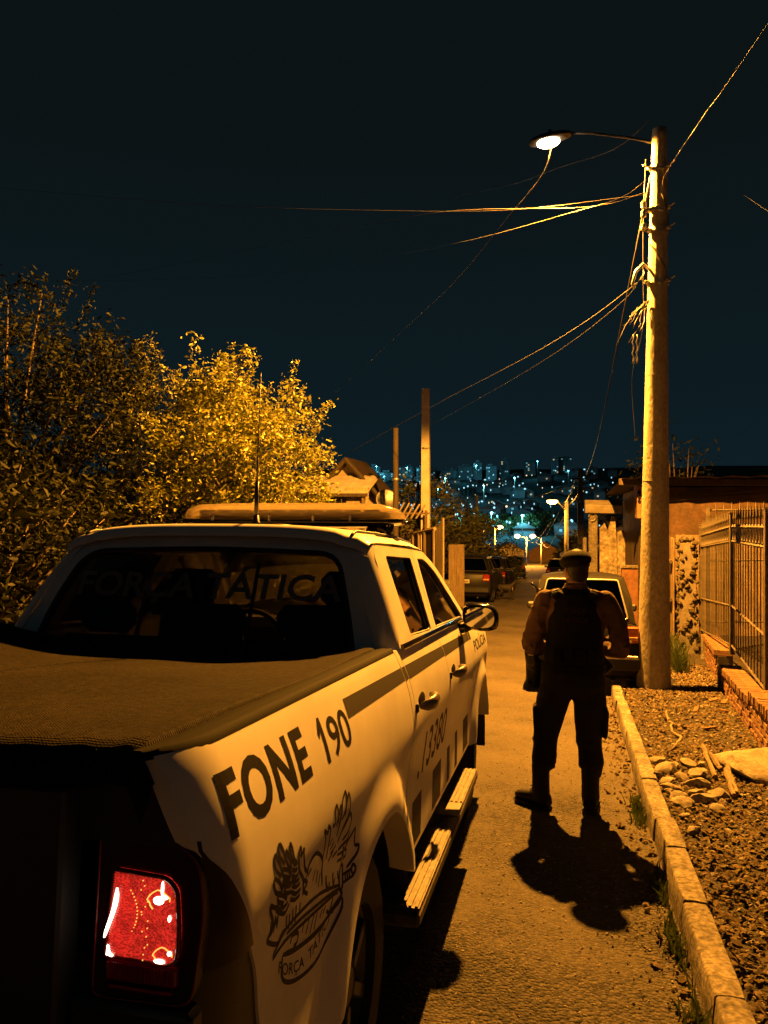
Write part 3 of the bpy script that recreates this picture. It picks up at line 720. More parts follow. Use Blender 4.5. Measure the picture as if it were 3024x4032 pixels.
MB().tube([lean(6.6) + Vector((.02, -.13, 0)), lean(6.35) + Vector((.1, -.12, 0)), lean(6.1) + Vector((.13, -.02, 0))], .008, 5).build('jumper', M['cable'], up)
MB().tube([lean(5.95) + Vector((-.11, -.08, 0)), lean(5.8) + Vector((-.03, -.145, 0)), lean(5.62) + Vector((.08, -.12, 0)), lean(5.5) + Vector((.125, -.03, 0))], .010, 5).build('jumper', M['cable'], up)
for k in range(7):
    rr = random.Random(k + 5); p0 = lean(5.2) + Vector((-.12, -.1, 0)); pts = [p0]
    for q in range(5): pts.append(pts[-1] + Vector((-.05 + rr.uniform(-.07, .06), rr.uniform(-.05, .05), -.07 + rr.uniform(-.09, .06))))
    MB().tube(pts, .005, 5).build('loose_wire', M['cable_pale'] if k % 2 else M['cable'], up, smooth=True)
for k in range(2):
    MB().tube([lean(4.75) + Vector((-.27 - .05*k + .012*sin(q*2.2), -.1, -.05*q)) for q in range(9)], .008, 5).build('curled_drop', M['cable_pale'], up, smooth=True)

# ------------------------------------------------------------------ main street lamp on its arm
LP = Vector((-.143, 11.4, 7.0)); PT = Vector((1.32, 10.92, 6.74)); ad = (LP - PT); adh = Vector((ad.x, ad.y, 0)).normalized()
sl = empty('street_lamp', PT, (0, 0, 0)); tag(sl, 'lit street lamp head on a long arm from the concrete pole', 'street lamp')
MB().tube([(.02, 0, -.22), Vector((0, 0, -.08)) + adh*.1, Vector((0, 0, .04)) + adh*.35, ad*.6 + Vector((0, 0, .10)), ad - adh*.25 + Vector((0, 0, .085))], [.018, .018, .017, .016, .016], 10).build('arm', M['iron_black'], sl, smooth=True)
MB().box((.0, .0, -.12), (.1, .1, .16), ch=.01).build('clamp', M['galv'], sl)
fr = Matrix((( adh.x, -adh.y, 0), (adh.y, adh.x, 0), (0, 0, 1)))
hd = MB(); rings = []
for t, w, h in [(-.34, .05, .05), (-.26, .09, .08), (-.1, .13, .10), (.08, .14, .10), (.22, .11, .08), (.28, .05, .04)]:
    rings.append([ad + fr @ Vector((t, w*cos(a*pi/6), .045 + (h*sin(a*pi/6) if a <= 6 else .02*sin(a*pi/6)))) for a in range(12)])
hd.loft(rings); hd.build('housing', M['iron_black'], sl, smooth=True)
MB().lathe([(.03, 0), (.03, .05), (.022, .065), (.0, .066)], 10, Matrix.Translation(ad + Vector((.02, 0, .13)))).build('photocell', M['black_plastic'], sl, smooth=True)
ln = MB(); ln.ell((0, 0, 0), (.17, .115, .07), 18, 10); ln.xf(Matrix.Translation(ad + Vector((0, 0, .015))) @ fr.to_4x4())
ln.build('lens', emis('lamp_glow', (1.0, .66, .36), 60), sl, smooth=True)
ld = bpy.data.lights.new('lamp_light', 'SPOT'); ld.energy = LAMP_W; ld.color = SODIUM; ld.spot_size = radians(162); ld.spot_blend = .1; ld.shadow_soft_size = .07
lo = bpy.data.objects.new('lamp_light', ld); COL.objects.link(lo); lo.parent = sl; lo.location = ad + Vector((0, 0, -.10))

# ------------------------------------------------------------------ overhead cables
def cable(pts, r, label, mat='cable_pale', n=10, group='cables hung from the concrete pole'):
    P = [Vector(p) for p in pts]; out = []
    for i in range(len(P) - 1):
        p0 = P[i-1] if i else P[0]*2 - P[1]; p1, p2 = P[i], P[i+1]; p3 = P[i+2] if i + 2 < len(P) else P[-1]*2 - P[-2]
        for k in range(n):
            t = k/n; out.append(.5*((2*p1) + (p2-p0)*t + (2*p0-5*p1+4*p2-p3)*t*t + (3*p1-p0-3*p2+p3)*t**3))
    out.append(P[-1]); mb = MB(); mb.tube(out, r, 6)
    return tag(mb.build('overhead_cable', M[mat], smooth=True), label, 'cable', group)
cable([(1.15, 10.8, 5.9), (-.66, 10.62, 5.78), (-2.5, 10.71, 5.97), (-4.82, 10.8, 6.27), (-7.41, 11.03, 6.76), (-11.2, 11.3, 7.5)], .0026, 'nearly level cable running left across the whole sky')
cable([(1.15, 10.8, 5.93), (.34, 10.85, 5.82), (-1.96, 12.37, 6.52), (-5.33, 15.2, 7.32), (-10.57, 19.13, 8.35), (-19.8, 24.2, 9.5)], .0026, 'cable dipping left below the level one towards the dark tree')
cable([(1.15, 10.8, 6.1), (.83, 10.65, 5.84), (.27, 10.93, 5.81), (-2.11, 13.88, 6.49), (-6.77, 17.95, 7.56), (-13.6, 21.5, 8.87), (-19.9, 24.2, 10.1)], .0026, 'lowest of the three cables fanning left from the pole')
cable([(-.08, 11.3, 6.95), (-.24, 11.2, 6.45), (-.78, 11.8, 6.1), (-1.82, 13.94, 5.88), (-3.36, 17.18, 5.88), (-6.86, 23.1, 5.35)], .004, 'wavy twisted drop cable falling from below the lamp to the left house')
cable([(1.12, 10.82, 4.95), (.97, 10.89, 4.7), (-.2, 13.29, 4.46), (-3.01, 18.29, 4.17), (-7.1, 25.0, 3.55)], .005, 'thick pale cable from the tangle to the gabled house')
cable([(1.12, 10.82, 4.86), (.83, 11.47, 4.61), (-.22, 14.31, 4.44), (-2.43, 19.96, 4.37), (-4.2, 25.1, 4.5)], .0035, 'thin cable just under the thick pale one to the left pole', 'cable')
cable([(1.33, 10.8, 5.95), (1.35, 10.36, 6.0), (1.33, 7.68, 5.37), (1.33, 6.6, 5.1), (1.6, 4.0, 4.9)], .0012, 'cable rising right from the pole top over the verge', 'iron_black')
cable([(2.85, 16.03, 8.3), (2.71, 12.92, 6.68), (2.67, 10.86, 5.56), (2.77, 9.34, 4.65), (3.2, 6, 3.2)], .0012, 'faint cable crossing the dark sky right of the pole', 'iron_black')
cable([(1.25, 10.9, 6.98), (.8, 11.46, 6.86), (.07, 13.35, 7.5), (-1.0, 16.18, 8.46), (-2.66, 19.9, 9.86)], .004, 'cable passing just beneath the lamp glow', 'cable')
cable([(1.18, 10.83, 4.7), (1.26, 12.59, 4.37), (1.4, 15.7, 4.24), (1.6, 17.2, 3.2)], .006, 'slack cable dropping behind the pole to the orange house', 'cable')

# ------------------------------------------------------------------ other poles down the street
def simple_pole(x, y, ztop, r0, r1, mat, label, square=False, arm=True):
    b = zr(y) - .1; root = empty('utility_pole', (x, y, b)); tag(root, label, 'utility pole', 'poles down the street'); H = ztop - b
    if square:
        mb = MB(); mb.loft([[Vector((sx*r, sy*r*.8, z)) for sx, sy in ((-1, -1), (1, -1), (1, 1), (-1, 1))] for z, r in ((-.3, r0), (H, r1))])
    else: mb = MB(); mb.tube([(0, 0, -.3), (0, 0, H)], [r0, r1], 14)
    mb.build('shaft', M[mat], root, smooth=False if square else 40)
    if arm:
        MB().box((0, -.02, H - .5), (.9, .08, .09), ch=.01).build('crossarm', M['wood_dark'], root)
        for q in (-.38, .38): insulator(Vector((q, -.02, H - .4)), root)
    MB().lathe([(r1*1.3, 0), (r1*1.35, .03), (r1*1.3, .06)], 14, Matrix.Translation((0, 0, H*.72))).build('band', M['galv'], root)
    return root
simple_pole(-4.3, 25.2, 5.74, .16, .12, 'brightened_pale', 'square pale concrete pole behind the board gate on the left', True, False)
simple_pole(-4.54, 21.5, 4.05, .09, .075, 'wood_dark', 'thin dark wooden pole right of the satellite dish', False, False)
simple_pole(1.25, 46.4, 4.1, .2, .14, 'concrete_dark', 'dark concrete pole right of the far lamps above the beret', True)
simple_pole(.62, 61.6, 2.5, .17, .11, 'concrete_dark', 'slimmer distant pole carrying the single high lamp', True, False)
simple_pole(-7.8, 75.1, 3.3, .2, .17, 'concrete', 'lone distant pole left of the valley lights', False, False)

def far_lamp(px, py, hx, hy, hz, label, power):
    b = zr(py) - .1; root = empty('street_lamp', (px, py, b)); tag(root, label, 'street lamp', 'sodium lamps down the street')
    MB().tube([(0, 0, 0), (0, 0, hz - b - .3)], [.14, .1], 8).build('pole', M['concrete'], root, smooth=True)
    MB().tube([(0, 0, hz - b - .8), ((hx-px)*.6, (hy-py)*.6, hz - b - .1), (hx-px, hy-py, hz - b)], .05, 6).build('arm', M['galv'], root, smooth=True)
    MB().ell((hx-px, hy-py, hz - b + .05), (.45, .3, .16), 12, 8).build('housing', M['concrete_dark'], root, smooth=True)
    MB().ell((hx-px, hy-py, hz - b - .10), (.42 + .0022*(py - 60), .34 + .0022*(py - 60), .22 + .002*(py - 60)), 12, 8).build('lens', emis('far_lamp_glow', (1, .55, .20), 9), root, smooth=True)
    d = bpy.data.lights.new('lamp_light', 'POINT'); d.energy = power; d.color = SODIUM; d.shadow_soft_size = .3
    o = bpy.data.objects.new('lamp_light', d); COL.objects.link(o); o.parent = root; o.location = (hx-px, hy-py, hz - b - .5)
far_lamp(-7.3, 182.9, -9.4, 182, -3.9, 'left one of the two glowing lamps low at the street end', 90000)
far_lamp(-3.9, 183.7, -5.9, 183, -3.9, 'right one of the two glowing lamps low at the street end', 90000)
far_lamp(-12.0, 150, -11.0, 149.5, -1.2, 'glowing lamp left of the low pair at the street end', 40000)
far_lamp(.55, 60.8, -.46, 59.4, 2.56, 'single high lamp on a slanted arm above the far cars', 2600)
for i, (a, b) in enumerate([((1.0, 46.4, 3.7), (.4, 61.6, 2.3)), ((1.5, 46.4, 3.7), (.8, 61.6, 2.2)), ((.4, 61.6, 2.3), (-6, 184, -4.2)), ((.8, 61.6, 2.1), (-4, 184, -5)), ((1.5, 46.4, 3.6), (1.22, 10.95, 6.2)), ((-.5, 90, 1.0), (-7.5, 183, -4.6)), ((1, 46.4, 3.3), (-7.8, 75, 2.8))]):
    a, b = Vector(a), Vector(b); s = .02*(b - a).length
    cable([a, a.lerp(b, .5) - Vector((0, 0, s)), b], .012 + .0001*max(a.y, b.y), ['upper far cable right of the single high lamp', 'second far cable right of the single high lamp', 'long cable descending to the low pair of lamps', 'lower long cable descending to the street end', 'cable from the concrete pole down the street', 'far cable strung above the street end roofs', 'far cable crossing the valley view to the lone pole'][i], 'cable', 8, 'far street cables')

# ------------------------------------------------------------------ gabled wooden house on the left
gh = empty('house', (-6.68, 24.2, zr(24.2))); tag(gh, 'wooden gabled house with a pale porch roof behind the tree', 'house')
b0 = -zr(24.2)
def gx_(a, b, y): return Vector((a, y, b))
lp = [(-2.6, -.2), (.85, -.2), (.85, 2.34 + b0), (0, 3.28 + b0), (-.87, 2.34 + b0), (-2.6, 2.3 + b0)]
plate([lp], lambda a, b: gx_(a, b, .05), lambda a, b: gx_(a, b, 2.2)).build('wall', M['wood_pale'], gh)
for k in range(9): MB().box((-.72 + .19*k, .03, .9 + b0*.5 + .9), (.03, .03, 2.5 + (.0 if k % 2 else .1))).build('batten', M['wood_pale'], gh)
for sgn in (-1, 1):
    r = MB(); r.loft([[Vector((0, y, 3.42 + b0)), Vector((sgn*1.15, y, 2.16 + b0)), Vector((sgn*1.15, y, 2.04 + b0)), Vector((0, y, 3.30 + b0))] for y in (-.45, 2.4)]); r.build('roof', M['roof_tile'], gh)
    g = MB(); g.tube([(0, -.47, 3.34 + b0), (sgn*1.17, -.47, 2.08 + b0)], .07, 4); g.build('bargeboard', M['wood_dark'], gh)
pr = MB(); pr.grid(30, 8, lambda u, v: (-1.5 + 2.6*u, -1.9 + 1.8*v, 2.22 + b0 + .62*v + .012*sin(u*120) - .02*u)); pr.build('porch_roof', M['brightened_pale'], gh, smooth=True)
MB().box((-.2, -1.9, 2.16 + b0), (2.6, .06, .10)).build('porch_fascia', M['wood_dark'], gh)
for x in (-1.3, .95): MB().box((x, -1.8, 1.0 + b0*.5), (.09, .09, 2.2 + b0), ch=.01).build('porch_post', M['wood'], gh)
MB().box((.72, -1.6, 1.7 + b0*.5), (.7, .06, 1.9 + b0*.6)).build('side_boards', M['wood_pale'], gh)
for k in range(9): MB().box((-1.25 + .14*k, -1.82, 1.45 + b0), (.05, .03, .75)).build('baluster', M['wood_pale'], gh)
MB().box((-.1, -1.84, 1.86 + b0), (2.3, .05, .06)).build('hand_rail', M['wood'], gh); MB().box((-.1, -1.84, 1.05 + b0), (2.3, .05, .06)).build('hand_rail', M['wood'], gh)
mt = MB(); mt.box((.25, -1.72, 1.45 + b0), (.42, .12, .35), ch=.02); mt.build('meter_box', M['roof_metal'], gh)
MB().tube([(.25, -1.74, 1.6 + b0), (.25, -1.74, 2.1 + b0)], .025, 6).build('conduit', M['cable'], gh); MB().tube([(.25, -1.74, 1.85 + b0), (.75, -1.74, 1.85 + b0), (.8, -1.74, 1.5 + b0)], .02, 6).build('conduit', M['cable'], gh)
MB().ell((-.35, -1.75, 1.6 + b0), (.3, .2, .36), 10, 8).build('hanging_sack', M['black_plastic'], gh, smooth=True)
# tilted picket panel and dish
pk = empty('picket_panel', (-5.2, 24.6, zr(24.6))); tag(pk, 'row of leaning round pickets beside the wooden house', 'picket panel')
for k in range(8): MB().tube([(-.28 + .17*k - .22, 0, 2.75), (-.28 + .17*k + .05, 0, 3.3 - .02*k)], .032, 7, round_ends=True).build('picket', M['wood_pale'], pk, smooth=True)
MB().box((.3, .05, 2.9), (1.6, .05, .06)).build('rail', M['wood'], pk)
for q in (-.4, 1.0): MB().box((q, .05, 1.5), (.08, .08, 3.0)).build('post', M['wood'], pk)
ds = empty('satellite_dish', (-5.22, 23.4, zr(23.4))); tag(ds, 'grey satellite dish between house and wooden pole', 'satellite dish')
dm = Matrix.Translation((0, 0, 3.25)) @ Matrix.Rotation(.5, 4, 'Z') @ Matrix.Rotation(1.15, 4, 'X')
MB().lathe([(.02, -.06), (.15, -.045), (.28, 0), (.36, .05), (.37, .055), (.36, .062), (.28, .012), (.15, -.033), (.02, -.048)], 24, dm).build('reflector', M['galv'], ds, smooth=True)
MB().tube([(0, 0, 0), (0, .05, 3.2)], .03, 8).build('mast', M['galv'], ds, smooth=True); MB().tube([(0, -.05, 3.0), (-.1, -.35, 3.35)], .012, 6).build('feed_arm', M['galv'], ds)
MB().box((-.1, -.36, 3.37), (.06, .1, .06), ch=.01).build('feed_horn', M['black_plastic'], ds)

# ------------------------------------------------------------------ tall board gate / fence on the left
bg = empty('board_fence', (-3.35, 22.8, zr(22.8))); tag(bg, 'tall pale board fence with square window panels left of the dark sedan', 'board fence')
dirv = Vector((-1.72, 3.75, 0)).normalized()
def bfp(s, z): return Vector((dirv.x*s, dirv.y*s, z))
rzb = Matrix.Rotation(atan2(dirv.y, dirv.x), 3, 'Z')
for k in range(5): MB().box(bfp(.09 + .175*k, 1.33 - .05*k), (.165, .05, 2.75 - .1*k), rzb, ch=.006).build('board', M['wood_pale'], bg)
for k, s in enumerate((1.0, 2.15, 2.9, 3.7, 4.1)): MB().box(bfp(s, 1.05), (.15, .12, 2.5 - .1*k), rzb, ch=.01).build('post', M['wood_pale'], bg)
for z0_, z1_ in ((2.36, 2.1), (1.08, 1.0)): MB().tube([bfp(.95, z0_), bfp(4.1, z1_)], .07, 4).build('rail', M['wood_pale'], bg)
for s in (1.55, 2.5, 3.3): MB().box(bfp(s, 1.7), (.95 if s < 2 else .6, .03, 1.25), rzb).build('dark_panel', M['wood_dark'], bg)
for k in range(18): MB().box(bfp(1.05 + .17*k, .5), (.16, .04, 1.1), rzb).build('lower_board', M['wood_pale'], bg)
MB().box(Vector((.35, .25, .95)), (.5, .05, 1.9), Matrix.Rotation(.5, 3, 'Z'), ch=.005).build('side_board', M['wood'], bg)
MB().box((-.05, -.1, .4), (.5, .5, .9), Matrix.Rotation(.3, 3, 'Z'), ch=.03).build('plinth', M['kerb'], bg)
gw = empty('garden_wall', (-5.4, 21.0, zr(21))); tag(gw, 'low mossy stone wall below the picket panel', 'garden wall')
MB().box((-.3, .8, .9), (2.6, .25, 1.9), ch=.02).build('core', M['concrete_dark'], gw); MB().box((-.3, .8, 1.88), (2.7, .32, .07), ch=.01).build('coping', M['concrete_dark'], gw)

# ------------------------------------------------------------------ foliage
def leaves(name, centres, n_per, spread, size, mat, parent, seed, aspect=.42, droop=.3):
    rg = np.random.default_rng(seed); C = np.array(centres); k = len(C); N = k*n_per
    pos = np.repeat(C, n_per, 0) + rg.normal(0, 1, (N, 3)) * np.array(spread)
    s = size[0]*.75 + (size[1]*1.12 - size[0]*.75)*rg.random((N, 1, 1))**1.9
    ax = rg.normal(0, 1, (N, 3)); ax[:, 2] = ax[:, 2]*.6 - droop; ax /= np.linalg.norm(ax, axis=1, keepdims=True)
    b = rg.normal(0, 1, (N, 3)); b -= ax*(b*ax).sum(1, keepdims=True); b /= np.linalg.norm(b, axis=1, keepdims=True); c = np.cross(ax, b)
    base = np.array([(-.5, 0, 0), (-.12, aspect*.5, .07), (.25, aspect*.42, .05), (.55, 0, -.06), (.25, -aspect*.42, .05), (-.12, -aspect*.5, .07), (0, 0, -.02)])
    V = pos[:, None, :] + s*(base[None, :, 0:1]*ax[:, None] + base[None, :, 1:2]*b[:, None] + base[None, :, 2:3]*c[:, None])
    F0 = np.array([(0, 6, 1, 0), (1, 6, 2, 0), (2, 6, 3, 0), (3, 6, 4, 0), (4, 6, 5, 0), (5, 6, 0, 0)])[:, :3]
    F = (np.arange(N)[:, None, None]*7 + F0[None]).reshape(-1, 3)
    me = bpy.data.meshes.new(name); me.vertices.add(N*7); me.vertices.foreach_set('co', V.astype(np.float32).ravel())
    me.loops.add(F.size); me.loops.foreach_set('vertex_index', F.astype(np.int32).ravel())
    me.polygons.add(len(F)); me.polygons.foreach_set('loop_start', np.arange(0, F.size, 3, dtype=np.int32)); me.polygons.foreach_set('loop_total', np.full(len(F), 3, dtype=np.int32))
    me.update(calc_edges=True); me.validate()
    return link(name, me, mat, parent, True)

def crown_centres(c, r, n, seed, shell=.55, zmin=None, lump=.25):
    rg = np.random.default_rng(seed); out = []
    while len(out) < n:
        d = rg.normal(0, 1, 3); d /= np.linalg.norm(d); q = shell + (1 - shell)*rg.random()**.6
        q *= 1 + lump*noise.noise((d[0]*2.2 + seed, d[1]*2.2, d[2]*2.2))
        p = (c[0] + d[0]*r[0]*q, c[1] + d[1]*r[1]*q, c[2] + d[2]*r[2]*q)
        if zmin is not None and p[2] < zmin: continue
        out.append(p)
    return out

def tree(name, base, crowns, leaf, n_per, spread, size, mat, label, cat, seed, trunk_r=.12, group=None, sprigs=0):
    root = empty(name, base); tag(root, label, cat, group); B = Vector(base)
    cs = []
    for i, (c, r, n) in enumerate(crowns): cs += [tuple(Vector(p) - B) for p in crown_centres(c, r, n, seed + i, zmin=base[2] + .1)]
    t = MB(); top = Vector(crowns[0][0]) - B
    t.tube([(0, 0, -.2), (.05, 0, top.z*.3), (top.x*.5, top.y*.5, top.z*.65), top], [trunk_r*1.3, trunk_r, trunk_r*.8, trunk_r*.5], 9)
    t.build('trunk', M['bark'], root, smooth=True)
    rr = random.Random(seed); br = MB()
    for q in rr.sample(cs, min(len(cs), 40)):
        q = Vector(q); s = Vector((0, 0, min(top.z*.5, max(.2, q.z*.45)))); m = s.lerp(q, .55) + Vector((rr.uniform(-.1, .1), rr.uniform(-.1, .1), .12))
        br.tube([s, m, q], [trunk_r*.35, trunk_r*.2, .006], 5)
    br.build('branches', M['bark'], root, smooth=True)
    leaves('crown', cs, n_per, spread, size, M[mat], root, seed)
    if sprigs:
        sp = []
        for _ in range(sprigs):
            ci, r, _n = crowns[rr.randrange(len(crowns))]; a = rr.uniform(-.3, pi + .3); e = rr.uniform(.45, 1.2)
            d = Vector((cos(a)*cos(e), -abs(sin(a))*cos(e)*.6, sin(e)))
            o = Vector(ci) + Vector((d.x*r[0], d.y*r[1], d.z*r[2])) - B
            for k in range(7): sp.append(tuple(o + Vector((d.x*.07*k, d.y*.07*k, .085*k))))
        leaves('top_sprigs', sp, 10, (.05, .05, .03), (.05, .09), M[mat], root, seed + 77)
    return root
z12 = zr(12)
tree('leafy_tree', (-4.9, 12.2, z12), [((-5.15, 12.0, 1.75), (1.42, 1.5, 2.25), 420), ((-5.9, 11.5, 1.8), (1.5, 1.3, 2.35), 300), ((-5.05, 12.1, .8), (1.15, 1.3, 1.5), 220)], None, 84, (.11, .11, .10), (.045, .10), 'leaf_a', 'bright leafy tree lit by the lamp behind the pickup roof', 'tree', 21, .13, 'trees on the left', 26)
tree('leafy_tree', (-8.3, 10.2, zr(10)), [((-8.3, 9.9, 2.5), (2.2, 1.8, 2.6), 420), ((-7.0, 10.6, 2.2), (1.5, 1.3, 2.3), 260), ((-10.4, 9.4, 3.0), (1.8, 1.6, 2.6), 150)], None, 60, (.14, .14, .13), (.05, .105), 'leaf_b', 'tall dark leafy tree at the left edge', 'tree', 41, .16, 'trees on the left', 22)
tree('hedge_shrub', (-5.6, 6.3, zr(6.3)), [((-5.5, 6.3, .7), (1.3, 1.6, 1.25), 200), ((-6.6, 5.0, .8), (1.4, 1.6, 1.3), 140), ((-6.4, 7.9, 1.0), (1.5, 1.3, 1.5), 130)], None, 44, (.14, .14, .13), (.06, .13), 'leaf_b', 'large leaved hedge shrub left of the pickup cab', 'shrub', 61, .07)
tree('leafy_tree', (-4.9, 27.5, zr(27)), [((-4.7, 27.2, 1.2), (1.3, 1.2, 2.0), 70), ((-3.7, 28.5, .5), (1.0, 1.0, 1.6), 50)], None, 40, (.22, .2, .2), (.10, .19), 'leaf_c', 'bushy tree behind the board fence and square pole', 'tree', 81, .1, 'trees on the left')
tree('leafy_tree', (-3.6, 33.5, zr(33)), [((-3.5, 33.2, -.1), (.9, .9, 1.7), 50), ((-4.6, 34.5, .8), (1.4, 1.2, 1.5), 50)], None, 40, (.22, .2, .2), (.10, .2), 'leaf_c', 'low hanging tree above the dark sedan', 'tree', 91, .1, 'trees on the left')
tree('roadside_bush', (-2.95, 44, zr(44)), [((-2.9, 43.5, -1.4), (1.0, .9, 1.5), 60)], None, 40, (.22, .2, .2), (.10, .2), 'leaf_c', 'roadside bush between the second car and the dark van', 'bush', 101, .06)
tree('roadside_bush', (.9, 38, zr(38)), [((.95, 38, -.9), (.6, .7, 1.1), 30)], None, 40, (.18, .18, .18), (.10, .18), 'leaf_c', 'pale bush left of the beret in front of the far poles', 'bush', 111, .05)
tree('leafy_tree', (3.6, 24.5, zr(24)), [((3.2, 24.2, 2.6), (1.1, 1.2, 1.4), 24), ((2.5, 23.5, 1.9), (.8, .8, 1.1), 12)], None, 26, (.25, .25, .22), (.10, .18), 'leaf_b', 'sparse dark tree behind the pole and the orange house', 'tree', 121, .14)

def tonneau():
    m = pbr('bed_cover_vinyl', (.026, .021, .016), .85, spec=.05, var=(2.2, .3), var2=(60, .4))
    n, l = m.node_tree.nodes, m.node_tree.links; b = n['Principled BSDF']; tc = n.new('ShaderNodeTexCoord')
    hs = []
    for ax in (0, 1):
        w = n.new('ShaderNodeTexWave'); w.wave_type = 'BANDS'; w.bands_direction = 'X' if ax == 0 else 'Y'; w.inputs['Scale'].default_value = 46; w.inputs['Distortion'].default_value = 1.2; w.inputs['Detail'].default_value = 1
        l.new(tc.outputs['Object'], w.inputs['Vector']); hs.append(w.outputs['Fac'])
    mu = n.new('ShaderNodeMath'); mu.operation = 'MULTIPLY'; l.new(hs[0], mu.inputs[0]); l.new(hs[1], mu.inputs[1])
    nz = n.new('ShaderNodeTexNoise'); nz.inputs['Scale'].default_value = 160; l.new(tc.outputs['Object'], nz.inputs['Vector'])
    ad = n.new('ShaderNodeMath'); ad.operation = 'ADD'; l.new(mu.outputs[0], ad.inputs[0]); l.new(nz.outputs['Fac'], ad.inputs[1])
    k = n.new('ShaderNodeBump'); k.inputs['Strength'].default_value = .8; k.inputs['Distance'].default_value = .004; l.new(ad.outputs[0], k.inputs['Height']); l.new(k.outputs[0], b.inputs['Normal'])
    return m
M['tonneau'] = tonneau()
def tailred():
    m, n, l, b = new_mat('tail_lens_lit'); tc = n.new('ShaderNodeTexCoord')
    v = n.new('ShaderNodeTexVoronoi'); v.inputs['Scale'].default_value = 260; l.new(tc.outputs['Object'], v.inputs['Vector'])
    z = n.new('ShaderNodeTexNoise'); z.inputs['Scale'].default_value = 55; z.inputs['Detail'].default_value = 5; l.new(tc.outputs['Object'], z.inputs['Vector'])
    mu = n.new('ShaderNodeMath'); mu.operation = 'MULTIPLY'; l.new(v.outputs['Distance'], mu.inputs[0]); l.new(z.outputs['Fac'], mu.inputs[1])
    mr = n.new('ShaderNodeMapRange'); mr.inputs['From Min'].default_value = .05; mr.inputs['From Max'].default_value = .4; mr.inputs['To Min'].default_value = .14; mr.inputs['To Max'].default_value = .75; l.new(mu.outputs[0], mr.inputs['Value'])
    b.inputs['Base Color'].default_value = (.25, .01, .01, 1); b.inputs['Roughness'].default_value = .15
    b.inputs['Emission Color'].default_value = (1, .035, .02, 1); l.new(mr.outputs[0], b.inputs['Emission Strength']); return m
M['tail_red'] = tailred()
M['handle'] = pbr('dark_door_handle', (.16, .13, .11), .3, .3, coat=.3)
M['rail'] = pbr('bed_rail_rubber', (.003, .003, .003), .8, spec=.05)
M['unlit_rear'] = pbr('unlit_rear_paint', (.02, .02, .021), .55)  # tailgate and rear posts coloured near black for the shade they stand in
M['tail_off'] = pbr('red_lens', (.22, .012, .012), .15, coat=.5)
M['tail_refl'] = pbr('red_reflector', (.30, .02, .03), .2, coat=.5)
M['lamp_dark'] = pbr('smoked_lamp_housing', (.022, .005, .008), .3, spec=.3)
M['hot'] = emis('bulb_glow', (1, .86, .62), 5); M['warm_hot'] = emis('bulb_halo', (1, .45, .08), 1.6)
def domemat():
    m = glassy('light_bar_dome', (.80, .74, .62), 1.2, .12); n, l = m.node_tree.nodes, m.node_tree.links; o = n['Material Output']; prev = o.inputs['Surface'].links[0].from_socket
    d = n.new('ShaderNodeBsdfDiffuse'); d.inputs[0].default_value = (.85, .75, .55, 1); t = n.new('ShaderNodeBsdfTranslucent'); t.inputs[0].default_value = (.9, .78, .55, 1)
    a = n.new('ShaderNodeMixShader'); l.new(d.outputs[0], a.inputs[1]); l.new(t.outputs[0], a.inputs[2])
    b = n.new('ShaderNodeMixShader'); b.inputs[0].default_value = .32; l.new(prev, b.inputs[1]); l.new(a.outputs[0], b.inputs[2]); l.new(b.outputs[0], o.inputs['Surface']); return m
M['amber_clear'] = domemat()

# ================================================================== the pickup
T = empty('pickup_truck', (-1.45, 1.012, zr(1.012)), (-math.atan(SLOPE), 0, 0))
tag(T, 'white police pickup with dark bed cover and lit red tail lamp', 'pickup truck')
PROF = [(.30, .885), (.45, .905), (.60, .912), (.82, .908), (.95, .922), (1.05, .932), (1.14, .922), (1.22, .902), (1.31, .864), (1.34, .845)]
WY = (1.2, 4.285); AZ, AR = .40, .485
def hw(y, z):
    x = interps(PROF, z)
    for c in WY: x += .034 * sstep(.64, .50, math.hypot(y - c, z - AZ))
    if y < .16: x -= .05 * ((.16 - y)/.16)**2
    if y > 4.6: x -= .16 * ((y - 4.6)/.75)**2
    return x
def zarch(y, base):
    for c in WY:
        d = abs(y - c)
        if d < AR:
            return max(base, AZ + sqrt(AR*AR - d*d))
    return base
def gxw(z): return interps([(1.30, .868), (1.335, .860), (1.45, .818), (1.60, .755), (1.72, .700), (1.76, .685)], z)

def sidepanel(s, y0, y1, base, top, nc, nr, fl=.03, afl=.09):
    g = []
    for i in range(nc + 1):
        col = []
        for j in range(nr + 1):
            t = j/nr; zn = base + (top(2) - base)*t
            a = y0(zn) if callable(y0) else y0; b = y1(zn) if callable(y1) else y1
            y = a + (b - a)*i/nc; zb = zarch(y, base); z = zb + (top(y) - zb)*t
            col.append((hw(y, z), y, z, zb > base + 1e-6))
        g.append(col)
    G = []
    for i in range(-1, nc + 2):
        ci = min(max(i, 0), nc); col = []
        for j in range(-1, nr + 2):
            cj = min(max(j, 0), nr); x, y, z, ar = g[ci][cj]
            if i != ci or j != cj: x -= afl if (j < 0 and ar) else fl
            col.append(Vector((s*x, y, z)))
        G.append(col)
    mb = MB(); m = nr + 3
    mb.add([p for c in G for p in c], [(i*m + j, (i+1)*m + j, (i+1)*m + j + 1, i*m + j + 1) for i in range(nc + 2) for j in range(m - 1)])
    return mb
REDGE = [(.55, .33), (.70, .30), (.89, .235), (1.0, .16), (1.13, .085), (1.19, .035), (1.34, .02)]
def redge(z): return interps(REDGE, z)
def onside(s, y, z, d=.0006): return Vector((s*(hw(y, z) + d), y, z + d*.3))

